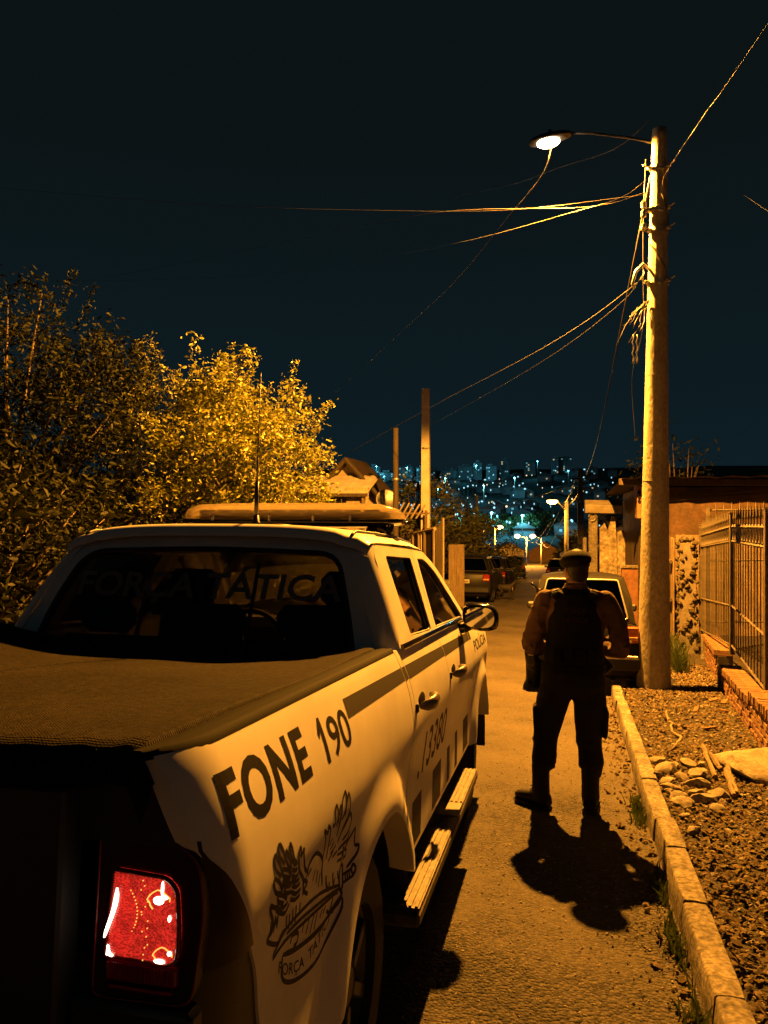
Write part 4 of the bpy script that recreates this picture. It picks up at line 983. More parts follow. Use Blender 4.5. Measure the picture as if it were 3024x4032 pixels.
WP = M['white_paint']
for s in (1, -1):
    sidepanel(s, redge, 1.688, .56, lambda y: 1.335, 120, 34).build('bed_side', WP, T, smooth=50)
    # dark moulded corner between tail lamp and bed side
    cn = MB(); cn.grid(8, 20, lambda u, v: (lambda z, y: Vector((s*(hw(y, z) - .006 - .03*(1-u)**3), y, z)))(.5 + .50*v, .036 + (redge(.5 + .50*v) - .01)*u)); cn.build('rear_corner', M['black_plastic'], T, smooth=True)
    # cab quarter strip, doors, fender
    sidepanel(s, 1.697, 1.752, .56, lambda y: 1.335, 4, 30).build('cab_quarter', WP, T, smooth=50)
    dr = sidepanel(s, 1.757, 2.676, .575, lambda y: 1.335, 46, 34).build('door', WP, T, smooth=50)
    df = sidepanel(s, 2.683, 3.70, .575, lambda y: 1.335 - .012*sstep(3.2, 3.7, y), 50, 34).build('door', WP, T, smooth=50)
    sidepanel(s, 3.707, 5.26, .56, lambda y: 1.323 - .05*sstep(3.7, 4.3, y) - .22*sstep(4.3, 5.3, y), 90, 28).build('fender', WP, T, smooth=50)
    RO = rpoly([(1.775, 1.338), (2.655, 1.338), (2.842, 1.752), (2.02, 1.742), (1.945, 1.70)], [0, 0, 0, .05, .06]); RW = rpoly([(2.04, 1.362), (2.545, 1.352), (2.735, 1.70), (2.14, 1.70)], [.03, .02, .02, .05])
    FO = rpoly([(2.662, 1.338), (3.93, 1.325), (3.40, 1.685), (3.16, 1.752), (2.849, 1.752)], [0, 0, .1, .15, 0]); FW = rpoly([(2.69, 1.352), (3.76, 1.345), (3.32, 1.64), (3.14, 1.70), (2.925, 1.70)], [.02, .03, .1, .08, .02])
    for door, O, Wn in ((dr, RO, RW), (df, FO, FW)):
        plate([O, Wn], lambda a, b: Vector((s*gxw(b), a, b)), lambda a, b: Vector((s*(gxw(b) - .035), a, b))).build('window_frame', WP, door)
        plate([Wn], lambda a, b: Vector((s*(gxw(b) - .022), a, b)), lambda a, b: Vector((s*(gxw(b) - .026), a, b))).build('window_glass', M['glass'], door)
        sl_ = MB(); n = len(Wn); sl_.tube([Vector((s*(gxw(b) - .012), a, b)) for a, b in Wn + Wn[:2]], .008, 6); sl_.build('window_seal', M['black_plastic'], door, smooth=True)
        a0, a1 = min(p[0] for p in O), max(p[0] for p in O) - (.28 if door is df else 0)
        bt = MB(); bt.box((0, 0, 0), (.016, a1 - a0 - .05, .022), ch=.003); bt.build('belt_trim', M['gloss_black'], door, loc=(s*(gxw(1.338) + .004), (a0 + a1)/2, 1.342), rot=(0, -.3*s, 0))
    for door, hy in ((dr, 1.80), (df, 2.74)):
        h = MB(); rings = []
        for t, w, z_, o in [(0, .012, 1.122, .016), (.02, .022, 1.124, .036), (.06, .026, 1.128, .052), (.13, .024, 1.132, .052), (.19, .018, 1.134, .036), (.21, .010, 1.135, .016)]:
            x = hw(hy + t, 1.125); rings.append([Vector((s*(x + o + w*.7*cos(a*pi/5)), hy + t, z_ + w*sin(a*pi/5))) for a in range(10)])
        h.loft(rings); h.build('handle', M['handle'], door, smooth=60)
        cu_ = MB(); cu_.ell((s*(hw(hy + .1, 1.12) - .003), hy + .1, 1.115), (.006, .085, .045), 16, 8); cu_.build('handle_cup', M['vinyl_dark'], door, smooth=True)
        MB().box((s*(hw(hy - .02, 1.12) + .004), hy - .028, 1.118), (.012, .026, .034), ch=.004).build('lock_cylinder', M['black_plastic'], door)
    # pillars at the rear corner, a-pillar
    cp = MB(); rows = 22
    def yr(z): return interps([(1.20, 1.70), (1.335, 1.715), (1.55, 1.80), (1.70, 1.885), (1.75, 1.93)], z)
    def fnp(u, v):
        z = 1.22 + .53*v; a = u*pi/2; r = .085; x = gxw(z) - r*(1 - cos(a)); y = yr(z) + r*(1 - sin(a))
        return Vector((s*x, y, z))
    cp.grid(8, rows, fnp); cp.build('rear_pillar', WP, T, smooth=True)
    ap = MB(); ap.loft([[Vector((s*(x + dx), y + dy, z + dz)) for dx, dy, dz in ((-.05, .03, .0), (.0, .0, .0), (.0, -.05, .0), (-.05, -.04, .0))] for x, y, z in ((.845, 3.98, 1.31), (.775, 3.66, 1.52), (.70, 3.38, 1.70), (.66, 3.24, 1.755))]); ap.build('a_pillar', WP, T, smooth=40)
    # running board
    rb = MB(); rb.box((s*.905, 2.57, .425), (.15, 1.98, .055), ch=.012); rbo = rb.build('running_board', M['tread'], T)
    for a, b in ((1.60, 2.62), (2.86, 3.54)):
        tp = MB(); tp.box((s*.905, (a + b)/2, .457), (.142, b - a, .008))
        for k in range(6): tp.box((s*(.845 + .024*k), (a + b)/2, .463), (.011, b - a - .01, .006))
        tp.build('tread_plate', M['tread'], rbo)
    MB().box((s*.905, 2.74, .458), (.146, .22, .012), ch=.004).build('centre_break', M['black_plastic'], rbo)  # black block filling the dark break between the two tread plates
    for y in (1.8, 2.5, 3.3): MB().box((s*.80, y, .44), (.2, .06, .05)).build('bracket', M['black_plastic'], rbo)
    # mirror
    mr = empty('side_mirror', (s*.90, 3.47, 1.36)); mr.parent = T
    mh = MB(); rings = []
    for t, w, h in [(-.07, .075, .055), (-.06, .095, .072), (-.02, .108, .082), (.04, .105, .08), (.09, .08, .06), (.115, .04, .03)]:
        rings.append([Vector((s*(.10 + w*(abs(cos(a*pi/10))**.7*math.copysign(1, cos(a*pi/10)))), t, .005 + h*(abs(sin(a*pi/10))**.7*math.copysign(1, sin(a*pi/10))) + .012*cos(a*pi/10)*-1)) for a in range(20)])
    mh.loft(rings); mh.build('housing', M['gloss_black'], mr, smooth=50)
    mg = MB(); mg.add([Vector((s*(.10 + .085*(abs(cos(a*pi/12))**.7*math.copysign(1, cos(a*pi/12)))), -.0725, .005 + .06*(abs(sin(a*pi/12))**.7*math.copysign(1, sin(a*pi/12))))) for a in range(24)], [tuple(range(24))]); mg.build('mirror_glass', M['mirror'], mr)
    MB().tube([(-s*.06, .02, -.07), (s*.0, .01, -.065), (s*.05, .0, -.04)], [.035, .03, .028], 10).build('mirror_arm', M['gloss_black'], mr, smooth=True)
    # wheels
    for wy in WY:
        w = MB(); Mw = Matrix.Translation((s*.735, wy, .385)) @ Matrix.Rotation(s*pi/2, 4, 'Y')
        w.lathe([(.23, -.125), (.33, -.13), (.365, -.118), (.384, -.09), (.387, 0), (.384, .09), (.365, .118), (.33, .13), (.23, .125), (.22, 0)], 48, Mw, caps=False)
        for k in range(44):
            a = 2*pi*k/44
            for q in (-1, 1): w.box((Mw @ Vector((cos(a)*.388, sin(a)*.388, q*.06))), (.016, .036, .09) , (Mw.to_3x3() @ Matrix.Rotation(a, 3, 'Z') @ Matrix.Rotation(q*.35, 3, 'X')) @ Matrix.Diagonal((1, 1, 1)))
        wo = w.build('wheel', M['black_rubber'], T, smooth=40)
        r = MB(); r.lathe([(.235, .10), (.225, .09), (.20, .06), (.08, .075), (.05, .10), (.0, .10)], 36, Mw, caps=False)
        for k in range(6):
            a = 2*pi*k/6; r.box(Mw @ Vector((cos(a)*.14, sin(a)*.14, .085)), (.15, .045, .03), Mw.to_3x3() @ Matrix.Rotation(a, 3, 'Z'), ch=.006)
        r.build('rim', M['rim'], wo, smooth=40)
        li = MB(); rings = []
        for k in range(25):
            a = -.15 + (pi + .3)*k/24; rings.append([Vector((s*xx, wy + .50*cos(a), AZ + .50*sin(a))) for xx in (.45, .91)])
        li.loft(rings, closed=False); li.build('wheel_liner', M['black_plastic'], T, smooth=True)
    # roof ditch moulding, bed rail
    MB().tube([Vector((s*.615, y, zr_)) for y, zr_ in ((1.925, 1.776), (1.95, 1.786), (2.0, 1.798), (2.4, 1.806), (2.8, 1.808), (3.2, 1.79))], .007, 6).build('roof_moulding', M['black_plastic'], T, smooth=True)
    br_ = MB(); br_.grid(60, 5, lambda u, v: Vector((s*(interp([(0, .852 - .05*max(0, .16 - 1.69*u)**2/.0256), (.2, .846 - .05*max(0, .16 - 1.69*u)**2/.0256), (1, .775)], v)), .005 + 1.69*u, 1.336 + (.0095 if 0 < v < 1 else -.006)))); br_.build('bed_rail', M['rail'], T, smooth=True)

# doors of the far side and near side carry the livery only where it is seen (right side)
S = 1
def sdec(y, z): return onside(S, y, z)
decal(fit2d(text2d('FONE', 1, .034, 0, 1.14), .112, .545, 1.178, 1.287), sdec, .02).build('lettering', M['vinyl_dark'], T)
decal(fit2d(text2d('90', 1, .012), .715, .892, 1.176, 1.270), sdec, .02).build('lettering', M['vinyl_dark'], T)
decal(([(.640, 1.248), (.668, 1.280), (.684, 1.280), (.684, 1.176), (.662, 1.176), (.662, 1.250), (.644, 1.236)], [(0, 1, 5, 6), (1, 2, 3, 4, 5)]), sdec, .02).build('lettering', M['vinyl_dark'], T)
def stripe(y0, y1, parent=T):
    def f(a): return 1.287 - .012*(a - .9)
    vs = [(y0, f(y0) - .05), (y1, f(y1) - .046), (y1, f(y1)), (y0, f(y0))]
    if y0 < 1: vs[0] = (y0 - .004, vs[0][1]); vs[3] = (y0 + .004, vs[3][1])
    decal((vs, [(0, 1, 2, 3)]), sdec, .02).build('stripe', M['vinyl_grey'], parent)
stripe(.908, 1.684); stripe(1.70, 1.75); stripe(1.762, 2.672); stripe(2.688, 3.695); stripe(3.71, 3.80)
decal(fit2d(text2d('POL\u00cdCIA', 1, .02), 3.86, 4.62, 1.115, 1.205), sdec, .02).build('lettering', M['vinyl_dark'], T)
decal(fit2d(text2d('.13380', 1, .012), 1.90, 2.64, .815, .985), lambda y, z: onside(S, y, z, .0005), .02).build('lettering', M['vinyl_grey'], T)
for a, b, c, d in ((1.77, .595, 1.97, .755), (2.25, .595, 2.50, .755), (2.70, .595, 2.80, .755), (3.00, .595, 3.10, .77), (3.36, .595, 3.60, .77)):
    decal(([(a, b), (c, b), (c + .04, d), (a + .04, d)], [(0, 1, 2, 3)]), lambda y, z: onside(S, y, z, .0004), .02).build('livery_block', M['vinyl_grey'], T)
EMB=[[(302,1113),(292,1106),(300,1088),(320,1069)],[(302,1113),(316,1097),(326,1075)],[(274,1103),(268,1091),(276,1072),(300,1053)],[(274,1103),(288,1086),(301,1064),(303,1054)],[(332,1092),(326,1078),(337,1061),(360,1045)],[(332,1092),(344,1075),(360,1054)],[(357,1097),(352,1086),(361,1065),(385,1042)],[(357,1097),(367,1081),(375,1060),(395,1042)],[(266,1062),(262,1052),(276,1032),(309,1018)],[(266,1062),(292,1045),(315,1020)],[(306,1064),(314,1048),(357,1030)],[(306,1064),(337,1052),(361,1035)],[(286,1024),(295,1008),(332,990)],[(286,1024),(320,1010),(350,991)],[(310,1039),(326,1025),(362,1012)],[(310,1039),(339,1029),(366,1012)],[(322,1020),(340,1006),(372,996)],[(365,1043),(381,1034),(396,1033)],[(364,1032),(389,1018),(409,1018)],[(364,1022),(392,1008),(419,1004)],[(372,1008),(402,994),(428,992)],[(372,996),(408,978),(440,975)],[(373,981),(408,966),(440,963)],[(285,998),(319,977),(351,964),(371,974)],[(289,997),(335,981),(358,982)],[(402,1052),(411,1067),(418,1064),(417,1050),(436,1058),(436,1045),(452,1012),(481,994)],[(402,1052),(413,1022),(450,990),(465,951)],[(473,1000),(485,1012),(523,1018),(565,1000),(594,976),(597,953),(619,912)],[(480,996),(473,986)],[(503,994),(485,985)],[(538,979),(529,957)],[(560,969),(559,940)],[(584,954),(584,922)],[(456,988),(485,969),(467,961),(501,940)],[(578,1049),(592,1033),(594,1006),(588,982)],[(609,1051),(630,1035),(627,1004),(622,970)],[(581,1049),(611,1034),(609,1051)],[(680,1078),(667,1064),(670,1038),(650,1036)],[(680,1078),(691,1062),(691,1039),(679,1027)],[(713,1068),(704,1050),(692,1030)],[(716,1067),(722,1047),(708,1025),(696,998)],[(759,1089),(732,1071),(726,1044),(699,1008)],[(759,1089),(771,1066),(756,1040),(729,1027)],[(789,1077),(770,1056),(759,1025)],[(789,1077),(805,1048),(797,1022),(752,1002),(713,978)],[(814,1020),(833,993),(812,971),(761,967)],[(814,1020),(787,1008),(741,995)],[(830,967),(821,951),(767,953),(730,954)],[(658,1008),(637,995)],[(678,992),(649,983)],[(699,977),(661,969)],[(682,969),(646,957)],[(722,955),(681,954)],[(791,930),(727,943)],[(782,917),(735,924)],[(780,897),(801,891),(801,850),(789,836),(782,841),(780,897)],[(804,867),(857,865)],[(805,848),(859,847)],[(867,874),(875,859),(858,850),(852,865),(867,874)],[(818,864),(816,849)],[(829,862),(827,849)],[(840,863),(837,849)],[(779,850),(606,898),(455,919),(369,922),(309,900)],[(778,842),(491,896),(383,909)],[(772,836),(526,875),(388,896),(311,893)],[(646,924),(656,901),(688,874),(685,895)],[(707,908),(730,871),(739,884)],[(756,894),(774,868)],[(384,948),(391,915)],[(403,950),(411,913)],[(424,948),(432,910)],[(451,943),(456,917)],[(498,859),(511,885)],[(531,842),(549,876)],[(562,828),(583,865)],[(593,823),(609,859)],[(635,831),(651,847)],[(661,831),(678,843)],[(688,825),(716,813),(740,837)],[(421,872),(427,885),(467,873),(468,854),(447,855)],[(249,1020),(283,1002),(302,1000)],[(249,1020),(257,1004),(278,979),(280,963),(261,950),(325,916),(345,925),(368,924)],[(363,954),(374,921)],[(896,956),(817,942),(800,927)],[(896,956),(886,916),(911,906),(890,890),(828,877)],[(793,834),(765,813),(663,807),(511,830),(383,869)],[(376,871),(393,814),(489,769),(634,746),(767,790),(789,819)],[(376,871),(463,840),(636,805),(761,817),(794,830)]]
el = [[(a/1000, b/1000) for a, b in l] for l in EMB]
sm = []
for l in el:
    if len(l) > 2:
        P = [Vector(p) for p in l]; o = []
        for i in range(len(P) - 1):
            p0 = P[i-1] if i else P[0]; p3 = P[i+2] if i + 2 < len(P) else P[-1]
            for k in range(4):
                t = k/4; o.append(.5*((2*P[i]) + (P[i+1]-p0)*t + (2*p0-5*P[i]+4*P[i+1]-p3)*t*t + (3*P[i]-p0-3*P[i+1]+p3)*t**3))
        sm.append(o + [P[-1]])
    else: sm.append([Vector(p) for p in l])
decal(ribbon(sm, .0092), sdec, .05).build('eagle_emblem', M['ink'], T)
decal(fit2d(text2d('BM', 1, .02), .268, .312, .952, .985), sdec, .02).build('emblem_lettering', M['ink'], T)
decal(fit2d(text2d('RS', 1, .02), .775, .825, .905, .945), sdec, .02).build('emblem_lettering', M['ink'], T)
ft = text2d('FOR\u00c7A  T\u00c1TICA', 1, .01); fv, ff = fit2d(ft, 0, 1, -.5, .5)
def arcmap(p):
    t, h = p; y = .36 + .38*t; z = .855 - .20*t*(1 - t) - .04*t + h*.036; return (y, z)
decal(([arcmap(p) for p in fv], ff), sdec, .02).build('emblem_lettering', M['ink'], T)

# ---- cab shell
def yrr(z): return interps([(1.10, 1.70), (1.25, 1.70), (1.335, 1.715), (1.55, 1.80), (1.70, 1.885), (1.75, 1.93)], z)
hwz = lambda z: gxw(z) - .085
OUT = [(-hwz(1.10), 1.10), (hwz(1.10), 1.10), (hwz(1.335), 1.335), (hwz(1.55), 1.55), (hwz(1.66), 1.66), (hwz(1.745), 1.745)] + [(x*hwz(1.745), 1.745 + .035*(1 - x*x)) for x in (.6, .3, 0, -.3, -.6)] + [(-hwz(1.745), 1.745), (-hwz(1.66), 1.66), (-hwz(1.55), 1.55), (-hwz(1.335), 1.335)]
RG = rpoly([(-.70, 1.27), (.70, 1.27), (.66, 1.45), (.575, 1.700), (0, 1.718), (-.575, 1.700), (-.66, 1.45)], [.05, .05, .1, .09, .2, .09, .1])
plate([OUT, RG], lambda a, b: Vector((a, yrr(b), b)), lambda a, b: Vector((a, yrr(b) + .05, b))).build('cab_rear_panel', WP, T)
rgo = plate([RG], lambda a, b: Vector((a, yrr(b) + .012, b)), lambda a, b: Vector((a, yrr(b) + .016, b))).build('rear_window', M['glass_rear'], T)
MB().tube([Vector((a, yrr(b) + .006, b)) for a, b in RG + RG[:2]], .011, 6).build('window_seal', M['black_plastic'], rgo, smooth=True)
decal(fit2d(text2d('FOR\u00c7A T\u00c1TICA', 1, .022), -.56, .615, 1.485, 1.64), lambda a, b: Vector((a, yrr(b) + .008, b)), .03).build('lettering', M['vinyl_glass'], rgo)
for q in (-.24, .24): MB().box((q, yrr(1.47) + .02, 1.47), (.012, .012, .40), Matrix.Rotation(-.38, 3, 'X')).build('window_divider', M['black_plastic'], rgo)
rfm = MB(); NR = 28
RY = [(1.895, -.055), (1.90, -.03), (1.92, -.010), (1.96, .0), (2.1, .006), (2.4, .012), (2.8, .014), (3.05, .008), (3.22, -.004), (3.30, -.02)]
for y, dz in RY:
    for i in range(NR + 1):
        a = -1 + 2*i/NR; W_ = .692; k = abs(a)
        xx = a*W_; zz = 1.748 + dz + .078*(max(0, 1 - k**3.2))**.55 - .010*sstep(.80, .86, k)*(1 - sstep(.9, .95, k))
        rfm.v.append(Vector((xx, y, zz)))
rfm.f = [(j*(NR+1)+i, j*(NR+1)+i+1, (j+1)*(NR+1)+i+1, (j+1)*(NR+1)+i) for j in range(len(RY)-1) for i in range(NR)]
rfm.build('roof', WP, T, smooth=True)
ws = MB(); ws.grid(16, 12, lambda u, v: Vector(((-1 + 2*u)*(.655 + .19*v), 3.28 + .74*v + .05*(1-(2*u-1)**2)*(.3+.7*v), 1.80 - .50*v - .035*abs(2*u-1)**3))); ws.build('windscreen', M['windscreen'], T, smooth=True)
hd_ = MB(); hd_.grid(24, 16, lambda u, v: Vector(((-1 + 2*u)*(.845 - .10*v), 3.98 + 1.27*v, 1.325 - .05*v - .14*v*v + .05*(1-(2*u-1)**2) - .03*abs(2*u-1)**6))); hd_.build('bonnet', WP, T, smooth=True)
MB().box((0, 5.24, .82), (1.62, .16, .50), ch=.06).build('front_bumper', WP, T); MB().box((0, 5.335, .90), (1.0, .03, .3), ch=.01).build('grille', M['gloss_black'], T)
for s in (1, -1): MB().ell((s*.66, 5.22, 1.02), (.17, .12, .07), 14, 8).build('headlight', M['clear'], T, smooth=True)
# ---- interior
MB().box((0, 2.85, .62), (1.66, 2.2, .12)).build('cab_floor', M['interior'], T)
MB().box((0, 3.78, 1.12), (1.6, .35, .38), ch=.06).build('dashboard', M['interior'], T)
for x in (-.42, .42):
    se = MB(); se.box((x, 2.95, .88), (.5, .5, .18), ch=.05); se.box((x, 2.68, 1.16), (.48, .14, .56), Matrix.Rotation(-.18, 3, 'X'), ch=.05); so = se.build('front_seat', M['seat'], T)
    MB().box((x, 2.59, 1.535), (.27, .10, .18), ch=.04).build('headrest', M['seat'], so)
    for q in (-.06, .06): MB().tube([(x + q, 2.62, 1.42), (x + q, 2.60, 1.48)], .007, 6).build('headrest_stalk', M['rim'], so)
se = MB(); se.box((0, 2.05, .85), (1.4, .45, .18), ch=.05); se.box((0, 1.86, 1.12), (1.42, .12, .44), Matrix.Rotation(-.15, 3, 'X'), ch=.05); so = se.build('rear_bench', M['seat'], T)
for x in (-.45, .45): MB().box((x, 1.87, 1.42), (.26, .09, .14), ch=.04).build('headrest', M['seat'], so)
sw = MB(); sw.tube([(-.42 + .19*cos(2*pi*k/24), 3.44 - .07*sin(2*pi*k/24), 1.2 + .17*sin(2*pi*k/24)) for k in range(25)], .016, 8); sw.build('steering_wheel', M['interior'], T, smooth=True)
MB().box((0, 2.6, .42), (1.1, 4.9, .25)).build('chassis', M['black_plastic'], T)
MB().box((0, 1.715, .9), (1.66, .02, .75)).build('bulkhead', M['interior'], T)
# ---- bed, cover, tail
tn = MB(); NXC, NYC = 60, 56
def tfn(u, v):
    x = -.812 + 1.624*u; y = -.015 + 1.695*v; e = abs(2*u - 1)
    z = 1.352 - .045*(1 - e**2.2)*sstep(.3, 1, v) - .012*(1 - e**2) + .010*noise.noise((x*1.4, y*1.6, 2)) + .004*noise.noise((x*5, y*2, 5))
    z += .05*(1 - u)**1.5*sstep(.3, 1, v)
    z += .006*math.exp(-((e - .94)/.03)**2)
    if e > .965: z -= .05*((e - .965)/.035)**2
    if v < .04: z -= .060*((.04 - v)/.04)**3 + .008*noise.noise((x*14, 0, 1))
    if v > .97: z -= .03*((v - .97)/.03)**2
    return Vector((x, y + .03*sstep(.9, 1, v)*(1 - e**2)*-1, z))
tn.grid(NXC, NYC, tfn); tn.build('bed_cover', M['tonneau'], T, smooth=True)
MB().box((0, .85, .75), (1.6, 1.6, .5)).build('bed_tub', M['black_plastic'], T)
tg = MB(); tg.box((0, .02, .98), (1.34, .06, .60), ch=.006); tgo = tg.build('tailgate', M['unlit_rear'], T)
MB().box((0, -.03, 1.13), (.30, .03, .10), ch=.01).build('tailgate_handle', M['gloss_black'], tgo)
bu = MB(); bu.box((0, -.10, .60), (1.72, .2, .18), ch=.03); bu.box((0, -.06, .70), (1.0, .16, .03)); bu.build('rear_bumper', M['black_plastic'], T)
for s in (1, -1):
    MB().box((s*.78, .045, .79), (.22, .05, .30), ch=.01).build('rear_quarter', M['black_plastic'], T)
    top_ = MB(); top_.grid(10, 6, lambda u, v: (lambda z: Vector((s*(.66 + (hw(.03, z) - .66 - .004)*u), .030 + .012*max(0, (u - .8)/.2)**2, z)))(1.19 + .145*v)); top_.build('rear_post', M['unlit_rear'], T)
    lt = empty('tail_lamp', (s*.797, .048, 1.075)); lt.parent = T; lt.scale = (1.0, 1, .86)
    if s == 1: lt['label'] = 'glowing red tail lamp'
    hs = MB(); HP = rpoly([(-.09, -.155), (.085, -.15), (.105, .02), (.09, .12), (.03, .145), (-.085, .15)], [.02, .03, .05, .05, .04, .015])
    MB().tube([Vector((s*a, -.013, b)) for a, b in HP + HP[:2]], .0022, 5).build('housing_edge', M['tail_off'], lt, smooth=True); hs.prism([(s*a, b) for a, b in HP], .05, -.012, lambda a, b, d: Vector((a, d, b))); hs.build('housing', M['lamp_dark'], lt)
    sd = MB(); sd.grid(10, 14, lambda u, v: (lambda z, y: Vector((s*(hw(y, z) + .003 - .797 - .05*(1 - u)**3)/1.0, y - .048, (z - 1.075)/.86)))(.985 + .215*v, .034 + (max(.045, redge(.985 + .215*v) + .006) - .034)*u)); sd.build('side_lens', M['lamp_dark'], lt, smooth=True)
    LN = rpoly([(-.062, -.072), (.062, -.075), (.066, -.02), (.06, .06), (.042, .08), (-.052, .086)], [.004, .02, .02, .02, .012, .006])
    le = MB(); le.prism([(s*a, b) for a, b in LN], -.010, -.024, lambda a, b, d: Vector((a, d, b))); le.build('lens', M['tail_red'] if s == 1 else M['tail_off'], lt)
    fr_ = MB(); fr_.tube([Vector((s*a, -.022, b)) for a, b in LN + LN[:2]], .0042, 6); fr_.build('lens_frame', M['tail_off'], lt, smooth=True)
    rib = MB()
    for k in range(32):
        b = -.056 + .0044*k
        rib.tube([(s*(-.058 + .055*(b + .07)), -.026, b - .002), (s*(-.056 + .045*sqrt(max(.05, 1 - ((b - .01)/.09)**2))), -.026, b - .012)], .0011, 4)
    rib.build('ribs', M['tail_red'] if s == 1 else M['tail_off'], lt)
    if s == 1:
        ar = MB(); ar.tube([(-.055 + .012*sin((b + .01)*26), -.028, .055 - .0115*k + 0) for k, b in [(k, .055 - .0115*k) for k in range(9)]], [.0015, .0036, .0042, .0038, .0036, .0034, .0032, .003, .0015], 8); ar.build('light_guide', M['hot'], lt, smooth=True)
        ar = MB(); ar.tube([(-.056, -.027, -.050), (-.055, -.027, -.066), (-.047, -.027, -.069)], [.0015, .004, .002], 6); ar.build('light_guide', M['hot'], lt, smooth=True)
        bl = MB(); bl.ell((.030, -.026, .040), (.0095, .004, .0075), 10, 8); bl.ell((.041, -.026, .047), (.006, .003, .004), 8, 6); bl.ell((.036, -.026, .062), (.0022, .003, .014), 8, 6); bl.build('bulb', M['hot'], lt, smooth=True)
        for bc, brr in (((.035, -.026, -.068), (.010, .003, .004)), ((.052, -.026, -.052), (.004, .003, .004)), ((.050, -.026, .010), (.0025, .003, .006))): bl = MB(); bl.ell(bc, brr, 10, 8); bl.build('bulb', M['hot'], lt, smooth=True)
        for cx, cz, rx, rz in ((.030, .040, .019, .017), (.040, -.058, .016, .014)):
            hr_ = MB(); hr_.tube([(cx + rx*cos(2*pi*k/18)*(1 + .1*sin(k*2.3)), -.0255, cz + rz*sin(2*pi*k/18)*(1 + .12*sin(k*1.7))) for k in range(13)], .0011, 5); hr_.build('halo_ring', M['warm_hot'], lt)
        dots = MB(); rq = random.Random(4)
        for k in range(13): a = -.55 + 1.25*k/12; dots.ell((-.062 + .055*cos(a), -.0255, .012 + .062*sin(a)), (.0011, .0012, .0016), 5, 4)
        for k in range(16): dots.ell((.003 + rq.uniform(-.006, .012), -.0255, .075 - .0095*k + rq.uniform(-.003, .003)), (.0012, .0012, .0013), 5, 4)
        dots.build('sparkles', M['warm_hot'], lt)
    rl = MB()
    rl.box((0, -.012, -.098), (.125, .02, .034), ch=.003)
    for k in range(30): rl.box((-.058 + .004*k, -.0235, -.098), (.0018, .003, .03))
    rl.build('reflector', M['tail_refl'], lt)
    MB().box((0, -.015, -.126), (.11, .015, .006)).build('trim_strip', M['tail_refl'], lt)
# ---- light bar and antenna
lb = empty('light_bar', (.05, 2.80, 1.835)); lb.parent = T
def rr_ring(x, w, z0, z1, n=20):
    out = []
    for k in range(n):
        a = 2*pi*k/n; c_, s_ = cos(a), sin(a)
        out.append(Vector((x, w*math.copysign(abs(c_)**.5, c_), (z0 + z1)/2 + (z1 - z0)/2*math.copysign(abs(s_)**.6, s_))))
    return out
do = MB(); do.loft([rr_ring(x, w, .062, t) for x, w, t in ((-.615, .03, .075), (-.605, .07, .095), (-.57, .115, .122), (-.50, .14, .142), (-.3, .15, .148), (.3, .15, .148), (.50, .14, .142), (.57, .115, .122), (.605, .07, .095), (.615, .03, .075))]); do.build('dome', M['amber_clear'], lb, smooth=True)
ba = MB(); ba.loft([rr_ring(x, w, t, .066) for x, w, t in ((-.618, .05, .05), (-.59, .12, .035), (-.5, .15, .022), (.5, .15, .022), (.59, .12, .035), (.618, .05, .05))]); ba.build('base', M['gloss_black'], lb, smooth=True)
for k in range(10):
    x = -.46 + .102*k; mo = MB(); mo.box((x, -.085, .092), (.088, .03, .036), ch=.004)
    for q in range(4): mo.ell((x - .03 + .02*q, -.10, .092), (.008, .006, .011), 8, 6)
    mo.build('led_module', M['steel'], lb)
    mo = MB(); mo.box((x, .085, .092), (.088, .03, .036), ch=.004); mo.build('led_module', M['steel'], lb)
MB().box((0, 0, .085), (1.05, .10, .03)).build('circuit_tray', M['rim'], lb)
for x in (-.40, -.08, .16, .36): MB().box((x, -.150, .062), (.014, .012, .032), ch=.003).build('clip', M['steel'], lb)
for x in (-.48, .46): MB().box((x, 0, .0), (.06, .2, .05), ch=.01).build('foot', M['black_plastic'], lb)
MB().box((0, 0, -.005), (1.02, .06, .02)).build('crossbar', M['roof_metal'], lb)
cl = MB()
for k in range(5): cl.tube([(.50 + .012*k, -.06 + .02*k, .03), (.54 + .008*k, -.09, .0 + .01*k), (.55, -.05, -.04)], .007, 6)
cl.build('clamp_coil', M['gloss_black'], lb, smooth=True)
an = empty('antenna', (.13, 2.08, 1.822)); an.parent = T
MB().lathe([(.035, -.004), (.034, .008), (.015, .022), (.012, .05)], 16).build('base', M['black_plastic'], an, smooth=True)
MB().tube([(0, 0, .03), (0, 0, .20)], [.010, .009], 10).build('coil', M['rim'], an, smooth=True); MB().tube([(0, 0, .20), (0, 0, .30), (.004, 0, .70)], [.006, .0035, .0015], 6).build('whip', M['rim'], an, smooth=True)
MB().tube([(.02, -.01, .01), (.05, -.02, .012), (.1, 0, .008), (.16, .05, .004)], .006, 6).build('lead', M['rim'], an, smooth=True)
